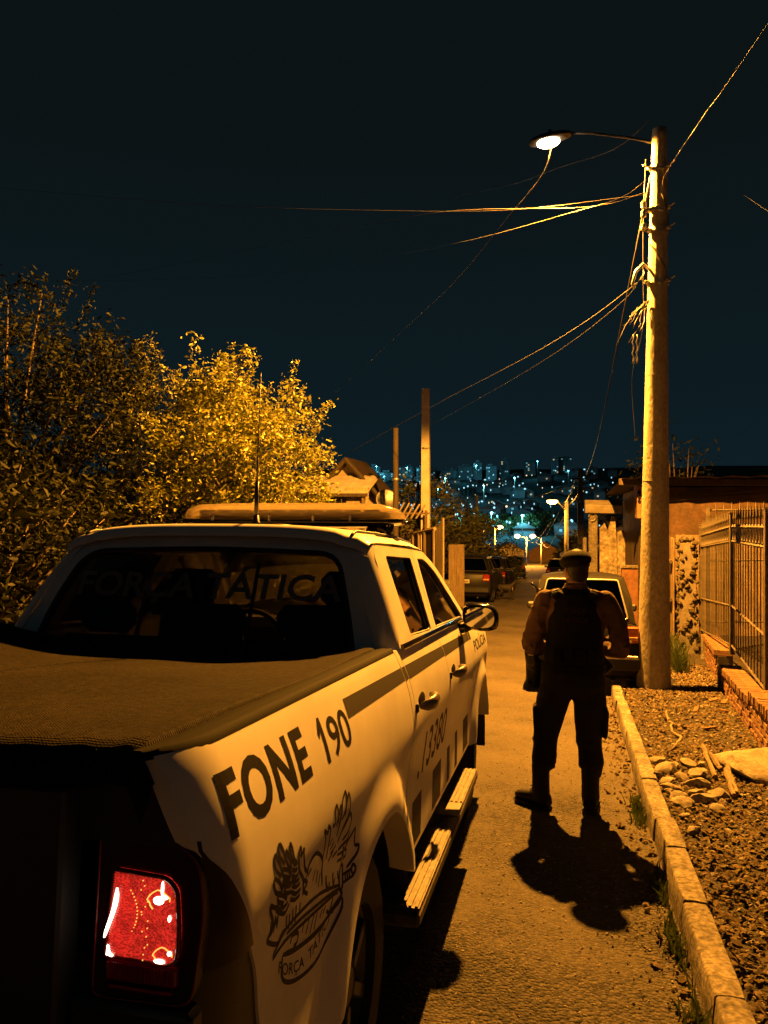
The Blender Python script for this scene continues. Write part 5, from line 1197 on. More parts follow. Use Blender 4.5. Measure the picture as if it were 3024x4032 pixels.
# ================================================================== parked cars
def car(name, label, loc, rz, L, W, H, paint, lamp=True, boot=.0, plate_on=True, group='parked cars', belt=.62, clear=.2, roofw=.66, lampmat=None, chrome=False, mirror_l=True, pitch=0):
    """rear at y=0, front at y=L; boot>0 gives a saloon's boot length"""
    c = empty(name, loc, (pitch, 0, rz)); tag(c, label, 'car', group)
    zb, zt, w = clear, H*belt, W/2
    def ring(y, k, t, b=zb):
        half = [(w*k*.80, b), (w*k*.95, b + .07), (w*k, b + .35*(t-b)), (w*k*.995, b + .62*(t-b)), (w*k*.955, b + .86*(t-b)), (w*k*.90, t - .015), (w*k*.84, t)]
        return [Vector((x, y, z)) for x, z in half] + [Vector((0, y, t + .02))] + [Vector((-x, y, z)) for x, z in half[::-1]] + [Vector((0, y, b))]
    bo = MB(); bo.loft([ring(y, k, t, b) for y, k, t, b in ((.0, .90, zt*.93, zb + .16), (.03, .955, zt*.975, zb + .06), (.12, .985, zt, zb + .02), (.45, 1, zt, zb), (L*.5, 1, zt, zb), (L*.74, .99, zt*.985, zb), (L*.88, .965, zt*.90, zb), (L*.97, .92, zt*.80, zb + .05), (L, .82, zt*.70, zb + .12))])
    bo.build('body', paint, c, smooth=38)
    # greenhouse
    y0, y1 = boot + .06, L*.74; ry0, ry1 = boot + .06 + (.30 if boot == 0 else .42), L*.56; bw, rw, zr_ = w*.87, w*roofw, H - .03
    B = [Vector((-bw, y0, zt - .01)), Vector((bw, y0, zt - .01)), Vector((bw*.97, y1, zt - .01)), Vector((-bw*.97, y1, zt - .01))]
    Q = [Vector((-rw, ry0, zr_)), Vector((rw, ry0, zr_)), Vector((rw, ry1, zr_)), Vector((-rw, ry1, zr_))]
    def side(i, j, marg):
        def f(d):
            def g(u, v):
                p = B[i].lerp(B[j], u).lerp(Q[i].lerp(Q[j], u), v); n = (B[j] - B[i]).cross(Q[i] - B[i]).normalized()
                return p + n*(.03*4*v*(1-v) - d)
            return g
        return f
    for (i, j), nm, holes in (((0, 1), 'rear_panel', [[(.06, .08), (.94, .08), (.92, .92), (.08, .92)]]), ((1, 2), 'side_frame', [[(.07, .1), (.44, .1), (.44, .9), (.10, .9)], [(.48, .1), (.95, .1), (.92, .9), (.48, .9)]]), ((2, 3), 'front_panel', [[(.05, .06), (.95, .06), (.93, .94), (.07, .94)]]), ((3, 0), 'side_frame', [[(.05, .1), (.52, .1), (.52, .9), (.08, .9)], [(.56, .1), (.93, .1), (.90, .9), (.56, .9)]])):
        f = side(i, j, 0); hs = [rpoly(h, .05, 4) for h in holes]
        pn = plate([[(0, 0), (.5, 0), (1, 0), (1, .5), (1, 1), (.5, 1), (0, 1), (0, .5)]] + hs, f(0), f(.03)).build(nm, paint, c)
        for h in hs:
            plate([h], f(.012), f(.016)).build('window', M['glass_car'], pn)
            g0 = f(-.002); MB().tube([g0(a, b) for a, b in h + h[:2]], .012 if nm == 'rear_panel' else .008, 5).build('window_trim', M['steel'] if chrome and nm == 'rear_panel' else M['black_plastic'], pn, smooth=True)
    rf = MB(); rf.grid(12, 12, lambda u, v: Q[0].lerp(Q[1], u).lerp(Q[3].lerp(Q[2], u), v) + Vector((0, 0, .045*(1-(2*u-1)**4)*(1-(2*v-1)**4)))); rf.build('roof', paint, c, smooth=True)
    # rear fittings
    MB().box((0, -.02, zb + .24), (W*.93, .14, .20), ch=.04).build('bumper', M['black_plastic'] if not chrome else M['grey_bumper'], c)
    if chrome: MB().box((0, -.085, zb + .32), (W*.90, .02, .05), ch=.006).build('bumper_strip', M['steel'], c)
    for s in (1, -1):
        tl = MB(); tl.box((s*w*.80, .012, zt*.84), (W*.12, .07, .22), Matrix.Rotation(s*.12, 3, 'Z'), ch=.02); t = tl.build('tail_light', lampmat or M['tail_off'], c)
        MB().box((s*w*.80, -.028, zt*.84 - .05), (W*.10, .012, .045), ch=.004).build('reverse_lens', M['clear_amber'], t)
    if plate_on:
        p = MB(); p.box((0, -.006 if not chrome else -.03, zt*.72), (.40, .02, .13), ch=.004); po = p.build('number_plate', M['plate'], c)
        for k in range(7): MB().box((-.14 + .046*k, -.018 if not chrome else -.042, zt*.72 - .008), (.026, .004, .055)).build('plate_mark', M['vinyl_grey'], po)
    MB().box((0, .015, zt*.86), (.18, .04, .03), ch=.01).build('boot_handle', M['steel'], c)
    MB().box((0, -.0, zt*.93 - .02), (.05, .03, .05), ch=.012).build('badge', M['steel'], c)
    for s in (1, -1):
        m = MB(); m.box((s*(w + .02), L*.64, zt + .06), (.17, .08, .12), ch=.03); m.box((s*(w - .10), L*.64 + .02, zt + .03), (.2, .05, .05), ch=.01); m.build('mirror', M['black_plastic'], c)
        for wy in (.72, L - .78):
            tw = MB(); Mw = Matrix.Translation((s*(w - .10), wy, .29)) @ Matrix.Rotation(pi/2, 4, 'Y')
            tw.lathe([(.17, -.09), (.26, -.09), (.288, -.07), (.29, .07), (.26, .09), (.17, .09), (.16, 0)], 28, Mw, caps=False); to = tw.build('wheel', M['black_rubber'], c, smooth=40)
            MB().lathe([(.175, .06*s), (.12, .05*s), (.05, .07*s), (0, .07*s)], 20, Mw, caps=False).build('rim', M['rim'], to, smooth=True)
    MB().box((0, L*.5, zb + .02), (W*.8, L*.9, .1)).build('underbody', M['black_plastic'], c)
    MB().tube([(W*.25, -.02, zb - .01), (W*.25, .3, zb)], .03, 8).build('exhaust', M['rim'], c, smooth=True)
    MB().box((0, L*.36, zt - .05), (W*.75, .12, .3), ch=.04).build('rear_seat', M['seat'], c)
    for x in (-.34, .34): MB().box((x, L*.36, zt + .16), (.24, .09, .14), ch=.04).build('headrest', M['seat'], c)
    return c
M['car_grey'] = pbr('dark_grey_paint', (.010, .0095, .010), .6, spec=.10, var=(3, .2))
M['car_black'] = pbr('black_car_paint', (.007, .0065, .0065), .4, spec=.2, coat=.1)
M['grey_bumper'] = pbr('grey_bumper', (.015, .015, .015), .6, spec=.3)
M['plate'] = pbr('number_plate', (.42, .40, .38), .5, var=(60, .2))
M['clear_amber'] = pbr('amber_lens', (.55, .30, .16), .2, coat=.4)
M['tail_orange'] = pbr('orange_red_lens', (.45, .10, .04), .22, coat=.4)
pt = -math.atan(SLOPE)
car('parked_car', 'dark grey boxy estate car parked in front of the standing man', (.32, 10.8, zr(10.8)), -.02, 4.1, 1.6, 1.62, M['car_grey'], boot=0, belt=.60, roofw=.70, lampmat=M['tail_orange'], chrome=True, plate_on=False, pitch=-.06)
car('parked_car', 'black saloon with pale number plate parked by the board fence', (-3.02, 24.9, zr(25)), -.03, 4.5, 1.86, 1.50, M['car_black'], boot=.62, belt=.66, roofw=.66, pitch=-.035)
car('parked_car', 'dark car half hidden ahead of the black saloon', (-2.86, 31.6, zr(31.6)), -.05, 4.0, 1.62, 1.48, M['car_black'], boot=0, belt=.62, plate_on=False, pitch=-.05)
car('parked_car', 'dark tall van beyond the roadside bush', (-3.5, 63, zr(63)), .03, 4.4, 1.8, 1.85, M['car_black'], boot=0, belt=.60, roofw=.8, plate_on=False, pitch=-.07)
car('parked_car', 'distant dark car just left of the beret', (.05, 48, zr(48)), .0, 4.0, 1.66, 1.5, M['car_grey'], boot=.3, belt=.62, plate_on=False, pitch=-.06)

# ================================================================== the standing man
PX, PY = .108, 5.47
man = empty('person', (PX, PY, zr(PY))); tag(man, 'person in black vest, dark trousers and beret standing back turned', 'person')
def Lb(mb, pts, rs, n=16): return mb.tube(pts, rs, n, round_ends=True)
def trunk(mb, rows, n=24):
    rings = [[Vector((cx + rx*math.copysign(abs(cos(2*pi*j/n))**.85, cos(2*pi*j/n)), cy + ry*math.copysign(abs(sin(2*pi*j/n))**.85, sin(2*pi*j/n)), z)) for j in range(n)] for cx, cy, z, rx, ry in rows]
    return mb.loft(rings)
HT = Matrix.Translation((.012, .03, 1.655)) @ Matrix.Rotation(.35, 4, 'Z')
b = MB()
b.ell((0, 0, .03), (.076, .094, .115), 20, 14); b.ell((0, .03, -.03), (.066, .075, .085), 18, 12)
b.ell((0, .098, -.02), (.013, .022, .024), 10, 8); b.ell((0, .085, -.072), (.028, .02, .014), 10, 8); b.ell((0, .075, -.095), (.03, .022, .018), 10, 8)
for s in (1, -1):
    b.ell((s*.079, -.005, -.012), (.010, .022, .034), 10, 8, Matrix.Rotation(-s*.3, 3, 'Z')); b.ell((s*.03, .082, .008), (.017, .012, .010), 8, 6)
b.xf(HT)
Lb(b, [(.012, .015, 1.60), (.008, .0, 1.50)], [.062, .068])
trunk(b, [(0, 0, .95, .15, .10), (0, 0, 1.15, .155, .105), (0, 0, 1.38, .17, .115), (.005, 0, 1.50, .13, .09), (.005, 0, 1.54, .06, .06)])
trunk(b, [(-.01, 0, .80, .15, .11), (-.01, 0, .96, .155, .11)])
LEG = {-1: [(-.105, 0, .86), (-.17, .0, .64), (-.195, .015, .47), (-.207, .0, .33), (-.226, -.02, .10)], 1: [(.085, 0, .86), (.10, .0, .64), (.10, .015, .47), (.108, .0, .33), (.106, -.02, .10)]}
ARM = {-1: [(-.195, 0, 1.45), (-.265, -.015, 1.27), (-.285, -.01, 1.12), (-.20, .16, 1.08), (-.12, .27, 1.11)], 1: [(.205, 0, 1.45), (.285, -.015, 1.28), (.305, -.01, 1.12), (.20, .17, 1.10), (.10, .27, 1.14)]}
for s in (-1, 1):
    Lb(b, LEG[s], [.08, .072, .055, .05, .038]); Lb(b, ARM[s], [.055, .048, .042, .036, .028])
    h = Vector(ARM[s][-1]); d = (h - Vector(ARM[s][-2])).normalized()
    b.ell(h + d*.05, (.035, .045, .022), 12, 8)
    up_ = Vector((0, 0, 1)); sd_ = d.cross(up_).normalized()
    for k, (o, ln_) in enumerate(((-.028, .062), (-.009, .072), (.010, .068), (.028, .054))):
        p = h + d*.085 + sd_*o; b.tube([p, p + d*ln_*.45, p + d*ln_*.75 - up_*.03, p + d*ln_*.6 - up_*.055], [.0095, .009, .0085, .008], 8, round_ends=True)
    p = h + d*.03 - sd_*s*.035; b.tube([p, p + d*.035 - sd_*s*.02, p + d*.06 - sd_*s*.012 - up_*.02], [.011, .010, .009], 8, round_ends=True)
link('body', fuse(b, .007, 3), M['skin'], man, True)
hr2 = MB(); hr2.ell((0, -.012, .035), (.081, .094, .115), 20, 14); hr2.ell((0, -.045, -.03), (.069, .055, .06), 16, 10); hr2.xf(HT)
link('hair', fuse(hr2, .008, 2), M['hair'], man, True)
# trousers
tr = MB(); trunk(tr, [(-.012, 0, .80, .19, .13), (-.012, -.01, .88, .222, .15), (-.012, 0, .97, .215, .14), (-.01, 0, 1.04, .195, .13)])
LW = {-1: [(-.115, 0, .86), (-.15, 0, .74), (-.172, .0, .62), (-.195, .01, .50), (-.20, .0, .42), (-.207, -.005, .335), (-.225, -.008, .285)], 1: [(.085, 0, .86), (.105, 0, .74), (.095, .0, .62), (.098, .01, .50), (.105, .0, .42), (.112, -.005, .335), (.118, -.008, .28)]}
for s in (-1, 1): Lb(tr, LW[s], [.12, .112, .098, .086, .082, .088, .068])
for s, x, y in ((-1, -.262, -.01), (1, .205, -.01)): tr.box((x, y, .62), (.035, .15, .2), Matrix.Rotation(s*.06, 3, 'Y'), ch=.012)
for s in (-1, 1):
    for k in range(7):
        z = R.uniform(.29, .72); cx = interp([(.28, -.222), (.5, -.195), (.72, -.155)], z) if s < 0 else interp([(.28, .116), (.5, .098), (.72, .103)], z)
        a0 = R.uniform(0, 6); r0 = .083; tr.tube([(cx + r0*cos(a0 + q*.35), r0*sin(a0 + q*.35), z + .012*q*R.uniform(-1, 1)) for q in range(5)], [.006, .012, .013, .012, .006], 8, round_ends=True)
link('trousers', fuse(tr, .0095, 4), M['trousers'], man, True)
# shirt
st = MB(); trunk(st, [(-.008, 0, .98, .195, .13), (-.004, 0, 1.08, .19, .128), (0, 0, 1.25, .20, .135), (.003, 0, 1.40, .205, .13), (.005, 0, 1.49, .155, .10), (.008, .0, 1.535, .085, .082), (.01, .005, 1.57, .076, .076)])
for s in (-1, 1):
    A_ = ARM[s]; Lb(st, [A_[0], Vector(A_[0]).lerp(Vector(A_[1]), .5), A_[1], Vector(A_[1]).lerp(Vector(A_[2]), .6), A_[2], Vector(A_[2]).lerp(Vector(A_[3]), .5), A_[3], Vector(A_[3]).lerp(Vector(A_[4]), .75)], [.072, .074, .068, .066, .066, .062, .054, .044])
    for k in range(16):
        t = R.uniform(.1, .95); c_ = Vector(A_[0]).lerp(Vector(A_[2]), t); a0 = R.uniform(2, 5); r0 = .073
        st.tube([c_ + Vector((r0*cos(a0 + q*.4)*1.02, r0*sin(a0 + q*.4), .02*q*R.uniform(-1, 1))) for q in range(5)], [.005, .013, .016, .012, .004], 8, round_ends=True)
link('shirt', fuse(st, .0085, 3), M['shirt'], man, True)
# vest
ve = MB(); trunk(ve, [(-.005, -.005, 1.02, .205, .152), (-.002, -.005, 1.15, .193, .155), (0, -.005, 1.32, .190, .158), (.003, -.005, 1.43, .165, .142), (.005, -.005, 1.50, .115, .115), (.008, 0, 1.535, .09, .088)])
for s in (-1, 1): ve.box((s*.125, -.0, 1.495), (.075, .24, .04), Matrix.Rotation(s*.5, 3, 'Y'), ch=.014)
vo = link('vest', fuse(ve, .0095, 3), M['vest'], man, True)
for s in (-1, 1):
    MB().box((s*.165, -.03, 1.508), (.085, .055, .016), Matrix.Rotation(s*.35, 3, 'Y'), ch=.005).build('epaulette', M['shirt'], man)
    MB().box((s*.130, -.075, 1.518), (.05, .03, .018), Matrix.Rotation(s*.4, 3, 'Y'), ch=.004).build('strap_buckle', M['steel'] if s < 0 else M['black_plastic'], vo)
for tx, z0_, z1_ in (('FOR\u00c7A', 1.375, 1.415), ('T\u00c1TICA', 1.318, 1.358)):
    w_ = .078 if 'F' in tx else .092
    decal(fit2d(text2d(tx, 1, .03), -w_, w_, z0_, z1_), lambda a, b_: Vector((a, -.170 + .35*a*a + (.02*sstep(1.36, 1.5, b_)), b_)), .02).build('lettering', M['vest_print'], vo)
for k in range(4): MB().box((-.12 + .08*k, -.165, 1.10), (.06, .03, .09), ch=.008).build('pouch', M['vest'], vo)
bl_ = MB(); n = 30
bl_.loft([[Vector((-.012 + .222*cos(2*pi*j/n), .155*sin(2*pi*j/n), z)) for j in range(n)] for z in (.965, 1.015)]); bl_.build('belt', M['vest'], man, smooth=40)
hol = MB(); hol.box((-.255, .02, .93), (.05, .09, .2), Matrix.Rotation(.1, 3, 'Y'), ch=.015); hol.box((-.262, .0, 1.06), (.035, .05, .10), Matrix.Rotation(-.3, 3, 'X'), ch=.01); hol.build('holster', M['vest'], man)
# boots
for s, cx, ang in ((-1, -.228, .95), (1, .106, -.12)):
    bo = MB(); Lb(bo, [(cx, -.015, .30), (cx, -.02, .2), (cx, -.02, .10)], [.064, .060, .062])
    Rz = Matrix.Rotation(ang, 3, 'Z')
    def pr_(x, y, z): return Vector((cx, -.02, 0)) + Rz @ Vector((x, y, z))
    bo.loft([[pr_(w_*cos(2*pi*j/16), y_, .028 + h_*(.5 + .5*sin(2*pi*j/16))) for j in range(16)] for y_, w_, h_ in ((-.075, .03, .05), (-.06, .048, .085), (0, .05, .10), (.09, .052, .085), (.16, .05, .068), (.20, .038, .05), (.215, .018, .03))])
    link('boot', fuse(bo, .007, 3), M['boot'], man, True)
    so_ = MB(); so_.prism([(w_*q, y_) for q in (1,) for y_, w_ in ((-.082, .02), (-.06, .05), (.09, .055), (.17, .052), (.215, .022))] + [(-w_, y_) for y_, w_ in ((.215, .022), (.17, .052), (.09, .055), (-.06, .05), (-.082, .02))], 0, .03, lambda a, b_, d: pr_(a, b_, d)); so_.build('sole', M['black_rubber'], man)
    for k in range(4): MB().tube([pr_(-.03, .075 - .012*k, .12 + .03*k), pr_(.03, .075 - .012*k, .12 + .03*k)], .004, 5).build('lace', M['black_rubber'], man)
# beret
be = MB(); be.ell((-.004, -.008, .078), (.104, .118, .066), 24, 12, Matrix.Rotation(-.14, 3, 'Y') @ Matrix.Rotation(.10, 3, 'X')); be.ell((-.05, .0, .066), (.066, .10, .05), 20, 10, Matrix.Rotation(-.5, 3, 'Y'))
be.lathe([(.085, .03), (.088, .05), (.086, .075)], 24, Matrix.Diagonal((1, 1.16, 1, 1)))
be.xf(HT); link('beret', fuse(be, .007, 4), M['beret'], man, True)
bb = MB(); bb.lathe([(.084, .028), (.089, .030), (.0895, .046), (.084, .048)], 32, HT @ Matrix.Diagonal((1, 1.16, 1, 1)), caps=False); bb.build('beret_band', M['beret'], man, smooth=40)

rif = empty('rifle', (PX - .165, PY + .20, zr(PY) + 1.40), (0, 0, 0)); tag(rif, 'black rifle with ribbed handguard held in front of the man', 'rifle')
rd = Vector((-.50, .12, .52)).normalized(); Rm = rd.to_track_quat('Y', 'Z').to_matrix()
def rp(v): return Rm @ Vector(v)
def rbox(nm, c, sz, ch=.004, m='black_plastic'): mb = MB(); mb.box(rp(c), sz, Rm, ch=ch); return mb.build(nm, M[m], rif)
hg = rbox('handguard', (0, .0, 0), (.045, .26, .05), .01)
for k in range(11): mb = MB(); mb.box(rp((0, -.115 + .023*k, .032)), (.022, .012, .012), Rm, ch=.002); mb.build('rail_tooth', M['rim'], hg)
rbox('receiver', (0, -.26, -.01), (.042, .26, .07), .008); rbox('magazine', (0, -.22, -.12), (.028, .06, .17), .006); rbox('grip', (0, -.36, -.08), (.03, .045, .10), .008); rbox('stock', (0, -.52, -.02), (.035, .2, .09), .012)
MB().tube([rp((0, .12, 0)), rp((0, .20, 0))], .009, 10).build('barrel', M['gloss_black'], rif, smooth=True)
mb = MB(); mb.tube([rp((0, -.1, .04)), (.03, -.12, .10), (.10, -.27, .135), (.16, -.27, .10), (.20, -.10, .0), rp((0, -.45, 0))], .008, 6); mb.build('sling', M['vest'], rif, smooth=True)

# ================================================================== dog in the road
dog = empty('dog', (-1.78, 27.0, zr(27)), (0, 0, .12)); tag(dog, 'dark dog standing side on in the road past the black saloon', 'dog')
d = MB()
rings = []
for x, z, ry, rz_ in ((-.30, .47, .05, .06), (-.26, .46, .085, .095), (-.15, .445, .085, .10), (-.02, .43, .10, .125), (.10, .425, .105, .14), (.18, .45, .09, .125), (.235, .49, .06, .08)):
    rings.append([Vector((x, ry*cos(2*pi*j/16), z + rz_*sin(2*pi*j/16))) for j in range(16)])
d.loft(rings)
d.tube([(.17, 0, .49), (.26, 0, .57), (.30, 0, .62)], [.085, .065, .055], 14, round_ends=True)
d.ell((.335, 0, .635), (.075, .058, .055), 14, 10); d.tube([(.36, 0, .625), (.45, 0, .60)], [.042, .028], 12, round_ends=True)
for s in (1, -1):
    d.ell((.30, s*.055, .665), (.03, .012, .04), 8, 6)
    fx = .17 + .05*s; d.tube([(.15, s*.07, .40), (fx - .02, s*.07, .27), (fx, s*.068, .15), (fx + .01, s*.068, .03)], [.055, .032, .024, .02], 10, round_ends=True); d.ell((fx + .025, s*.068, .02), (.035, .024, .02), 8, 6)
    hx = -.25 - .04*s; d.tube([(-.22, s*.07, .42), (hx + .06, s*.075, .30), (hx - .05, s*.075, .19), (hx - .01, s*.075, .03)], [.075, .05, .026, .02], 10, round_ends=True); d.ell((hx + .012, s*.075, .02), (.035, .024, .02), 8, 6)
d.tube([(-.29, 0, .50), (-.37, 0, .42), (-.40, 0, .28), (-.37, 0, .20)], [.03, .024, .018, .008], 8, round_ends=True)
link('body', fuse(d, .011, 3), M['dog_coat'], dog, True)
MB().ell((.222, -.045, .40), (.022, .035, .08), 10, 8).build('chest_patch', M['dog_pale'], dog, smooth=True)
MB().ell((.475, 0, .607), (.012, .014, .011), 8, 6).build('nose', M['gloss_black'], dog, smooth=True)
# ================================================================== houses down the street
def small_house(x, y, w, d, h, face, mat, roof, label, rz=0, base=None):
    b = zr(y) if base is None else base
    o = empty('house', (x, y, b - .2), (0, 0, rz)); tag(o, label, 'house', 'houses down the street')
    lp = [(-w/2, 0), (w/2, 0), (w/2, h), (0, h + w*.28), (-w/2, h)]
    plate([lp], lambda a, q: Vector((a, 0, q)), lambda a, q: Vector((a, d, q))).build('wall', mat, o)
    for s in (1, -1):
        r = MB(); r.loft([[Vector((0, yy, h + w*.28 + .14)), Vector((s*(w/2 + .4), yy, h - .10)), Vector((s*(w/2 + .4), yy, h - .20)), Vector((0, yy, h + w*.28 + .02))] for yy in (-.5, d + .4)]); r.build('roof', roof, o)
    MB().box((-w*.2, -.03, 1.05), (.85, .06, 2.0), ch=.01).build('door', M['wood_dark'], o)
    f = MB(); f.box((w*.22, -.03, 1.55), (1.1, .07, 1.0), ch=.01); fo = f.build('window', M['wood'], o)
    MB().box((w*.22, -.07, 1.55), (.95, .02, .85)).build('pane', M['glass_car'], fo)
    s_ = -1 if x > 0 else 1
    for yy in (1.5, d - 1.6):
        f = MB(); f.box((s_*(w/2 + .02), yy, 1.55), (.06, 1.0, 1.0), ch=.01); fo = f.build('window', M['wood'], o); MB().box((s_*(w/2 + .06), yy, 1.55), (.02, .85, .85)).build('pane', M['glass_car'], fo)
    return o
P_, Wd, Pw = M['plaster'], M['wood_pale'], M['plaster_worn']
small_house(-7.4, 37, 4.2, 6, 2.3, 0, Wd, M['roof_tile'], 'low house with pale tiled roof left beyond the black saloon', .1)
small_house(-9.5, 52, 5, 7, 2.4, 0, P_, M['fibre'], 'small house left of the far dark van', .05)
small_house(-10, 78, 5, 7, 2.5, 0, Pw, M['roof_tile'], 'second house on the left towards the street end')
small_house(-12, 104, 6, 8, 2.8, 0, P_, M['roof_tile'], 'third house on the left towards the street end')
small_house(-15, 135, 6, 8, 3, 0, Wd, M['fibre'], 'fourth house on the left below the glowing lamps', .1)
small_house(-17, 165, 7, 8, 3, 0, Pw, M['roof_tile'], 'last house on the left at the street end', .1)
small_house(4.6, 31, 4.6, 6, 2.4, 0, Pw, M['fibre'], 'dim house on the right behind the ruined walls')
small_house(5.6, 52, 5, 7, 2.4, 0, Wd, M['roof_tile'], 'dim house on the right beyond the dark pole')
small_house(4.0, 80, 5, 7, 2.5, 0, P_, M['roof_tile'], 'second dim house on the right towards the street end')
small_house(3.6, 108, 6, 8, 2.6, 0, Wd, M['fibre'], 'third house on the right towards the street end')
small_house(2.4, 138, 6, 8, 3, 0, Pw, M['roof_tile'], 'fourth house on the right near the glowing lamps', -.1)
small_house(2.0, 170, 7, 8, 3, 0, P_, M['roof_tile'], 'last house on the right under the glowing lamps', -.1)
small_house(-3.5, 214, 9, 8, 3.4, 0, P_, M['roof_tile'], 'house closing the street end below the glowing lamps', 0, -12.4)
small_house(-13.5, 222, 8, 8, 3.4, 0, Pw, M['roof_tile'], 'house closing the street end on the left', .2, -12.6)
for i, (x, y, h, n) in enumerate([(-6.2, 40, 1.7, 14), (-7.0, 64, 1.5, 20), (2.2, 36, 1.8, 12), (2.1, 62, 1.6, 20), (.6, 92, 1.7, 24)]):
    f = empty('yard_fence', (x, y, zr(y))); tag(f, ['pale yard fence left beyond the second car', 'yard fence left of the far dark van', 'yard fence right behind the ruined walls', 'yard fence right below the single high lamp', 'yard fence right towards the street end'][i], 'fence', 'yard fences down the street')
    pm = MB().box((0, 0, h/2), (.05, .22, h), ch=.006).mesh('board'); pm.materials.append(Wd)
    for k in range(n): link('board', pm, None, f, False, ((xr(y + .3*k) - xr(y)) + R.uniform(-.02, .02), .3*k, zr(y + .3*k) - zr(y) + R.uniform(-.05, .05)), (0, 0, R.uniform(-.05, .05)))
    MB().tube([(.03, 0, h*.75), (.03 + xr(y + .3*n) - xr(y), .3*n, h*.75 + zr(y + .3*n) - zr(y))], .04, 4).build('rail', M['wood'], f)
for i, (x, y, r) in enumerate([(-8.4, 45, 1.6), (-8.8, 60, 1.8), (-9.2, 70, 1.8), (-12, 92, 2.6), (-14, 120, 3), (-16, 150, 3.2), (3.6, 44, 1.5), (4.2, 66, 2.0), (5.5, 70, 2.6), (3.2, 98, 2.2), (2.8, 124, 2.8), (3.0, 155, 3)]):
    tree('street_tree', (x, y, zr(y)), [((x, y, zr(y) + r*1.3), (r, r, r*1.15), 26)], None, 34, (r*.16,)*3, (.12 + .002*y, .24 + .004*y), 'leaf_c',
         ['dim street tree left of the bush', 'dim street tree left of the far van', 'second dim tree left of the far van', 'far tree on the left before the third house', 'far tree on the left before the fourth house', 'last far tree on the left', 'dark tree on the right behind the gate post', 'dark tree on the right below the single lamp', 'larger dark tree on the right below the single lamp', 'far tree on the right after the second house', 'far tree on the right after the third house', 'last far tree on the right'][i], 'tree', 200 + i, .12, 'trees down the street')

# ================================================================== the town across the valley
rc = random.Random(31)
def polar(u, dist):
    """a bearing (as tangent right of the camera's heading) and a distance -> x, y"""
    a = radians(12.8); return (-sin(a) + u*cos(a))*dist, (cos(a) + u*sin(a))*dist
M['town_wall'] = pbr('town_wall', (.20, .22, .22), .9, var=(.1, .4))
M['town_roof'] = pbr('town_roof', (.12, .10, .09), .9)
M['win_cool'] = emis('lit_window_cool', (.35, .85, 1.0), .3); M['win_warm'] = emis('lit_window_warm', (1.0, .72, .35), .5)
winm = MB().box((0, 0, 0), (1.3, .2, 1.1)).mesh('window'); winm.materials.append(M['win_cool'])
winw = winm.copy(); winw.materials.clear(); winw.materials.append(M['win_warm'])
def tower(u, dist, w, d, h, label, wins, grid=(6, 9), rz=0):
    x, y = polar(u, dist); b = zg(x, y) - 1
    o = empty('tower_block', (x, y, b), (0, 0, rz)); tag(o, label, 'building', 'tower blocks on the far skyline')
    MB().box((0, 0, h/2), (w, d, h), ch=.2).build('wall', M['town_wall'], o); MB().box((rc.uniform(-.2, .2)*w, 0, h + 1.2), (w*.4, d*.5, 2.6)).build('lift_house', M['town_wall'], o)
    MB().box((0, 0, h + .2), (w + .5, d + .5, .5)).build('parapet', M['town_roof'], o)
    nx, nz = grid; cells = [(i, j) for i in range(nx) for j in range(nz)]
    for i, j in (cells if wins == 'all' else rc.sample(cells, min(wins, len(cells)))):
        link('window', winw if rc.random() < .25 else winm, None, o, False, (-w/2 + w*(i + .5)/nx, -d/2 - .1, h*(j + .6)/(nz + .4)))
    return o
TW0 = [(-.075, 640, 14, 12, 17, 'all', (8, 5)), (-.012, 700, 11, 10, 30, 6, (5, 9)), (.004, 690, 15, 12, 22, 8, (6, 6)), (.03, 720, 16, 12, 24, 9, (7, 7)), (.048, 700, 9, 9, 28, 4, (4, 8)), (.085, 730, 17, 12, 20, 8, (7, 6)), (.108, 740, 20, 14, 24, 6, (8, 7)), (.122, 730, 10, 10, 31, 4, (4, 9)), (.14, 720, 12, 10, 26, 5, (5, 8)), (.157, 760, 11, 10, 32, 5, (5, 9)), (.19, 770, 14, 12, 26, 5, (6, 8)), (.222, 760, 9, 9, 30, 4, (4, 9)), (.235, 770, 16, 12, 28, 6, (6, 8)), (-.05, 720, 10, 10, 24, 5, (5, 7)), (-.10, 740, 14, 12, 28, 5, (6, 8)), (.062, 760, 10, 10, 22, 4, (4, 7)), (.27, 690, 12, 10, 18, 4, (5, 5)), (-.135, 730, 16, 12, 20, 5, (6, 6))]
TW = [(a, b, c*.8, d, e*.55, f, g) for a, b, c, d, e, f, g in TW0]
WH = ['broad lit office block with rows of windows right of the gabled roof', 'slim tower left of the square pole', 'wide tower just behind the square pole', 'wide tower right of the square pole', 'narrow tall tower right of the square pole', 'low wide block left of skyline centre', 'widest block near skyline centre', 'narrow tower right of the widest block', 'mid tower right of skyline centre', 'tallest slim tower right of skyline centre', 'mid block above the road line', 'slim tower towards the right of the skyline', 'broad tower at the right of the skyline', 'tower behind the wooden pole', 'tower behind the gabled house', 'small tower between two wide ones right of the pole', 'low block near the dark concrete pole', 'low tower far left behind the trees']
for t, wh in zip(TW, WH): tower(t[0], t[1], t[2], t[3], t[4], wh, t[5], t[6], rc.uniform(-.15, .15))
hmesh = []
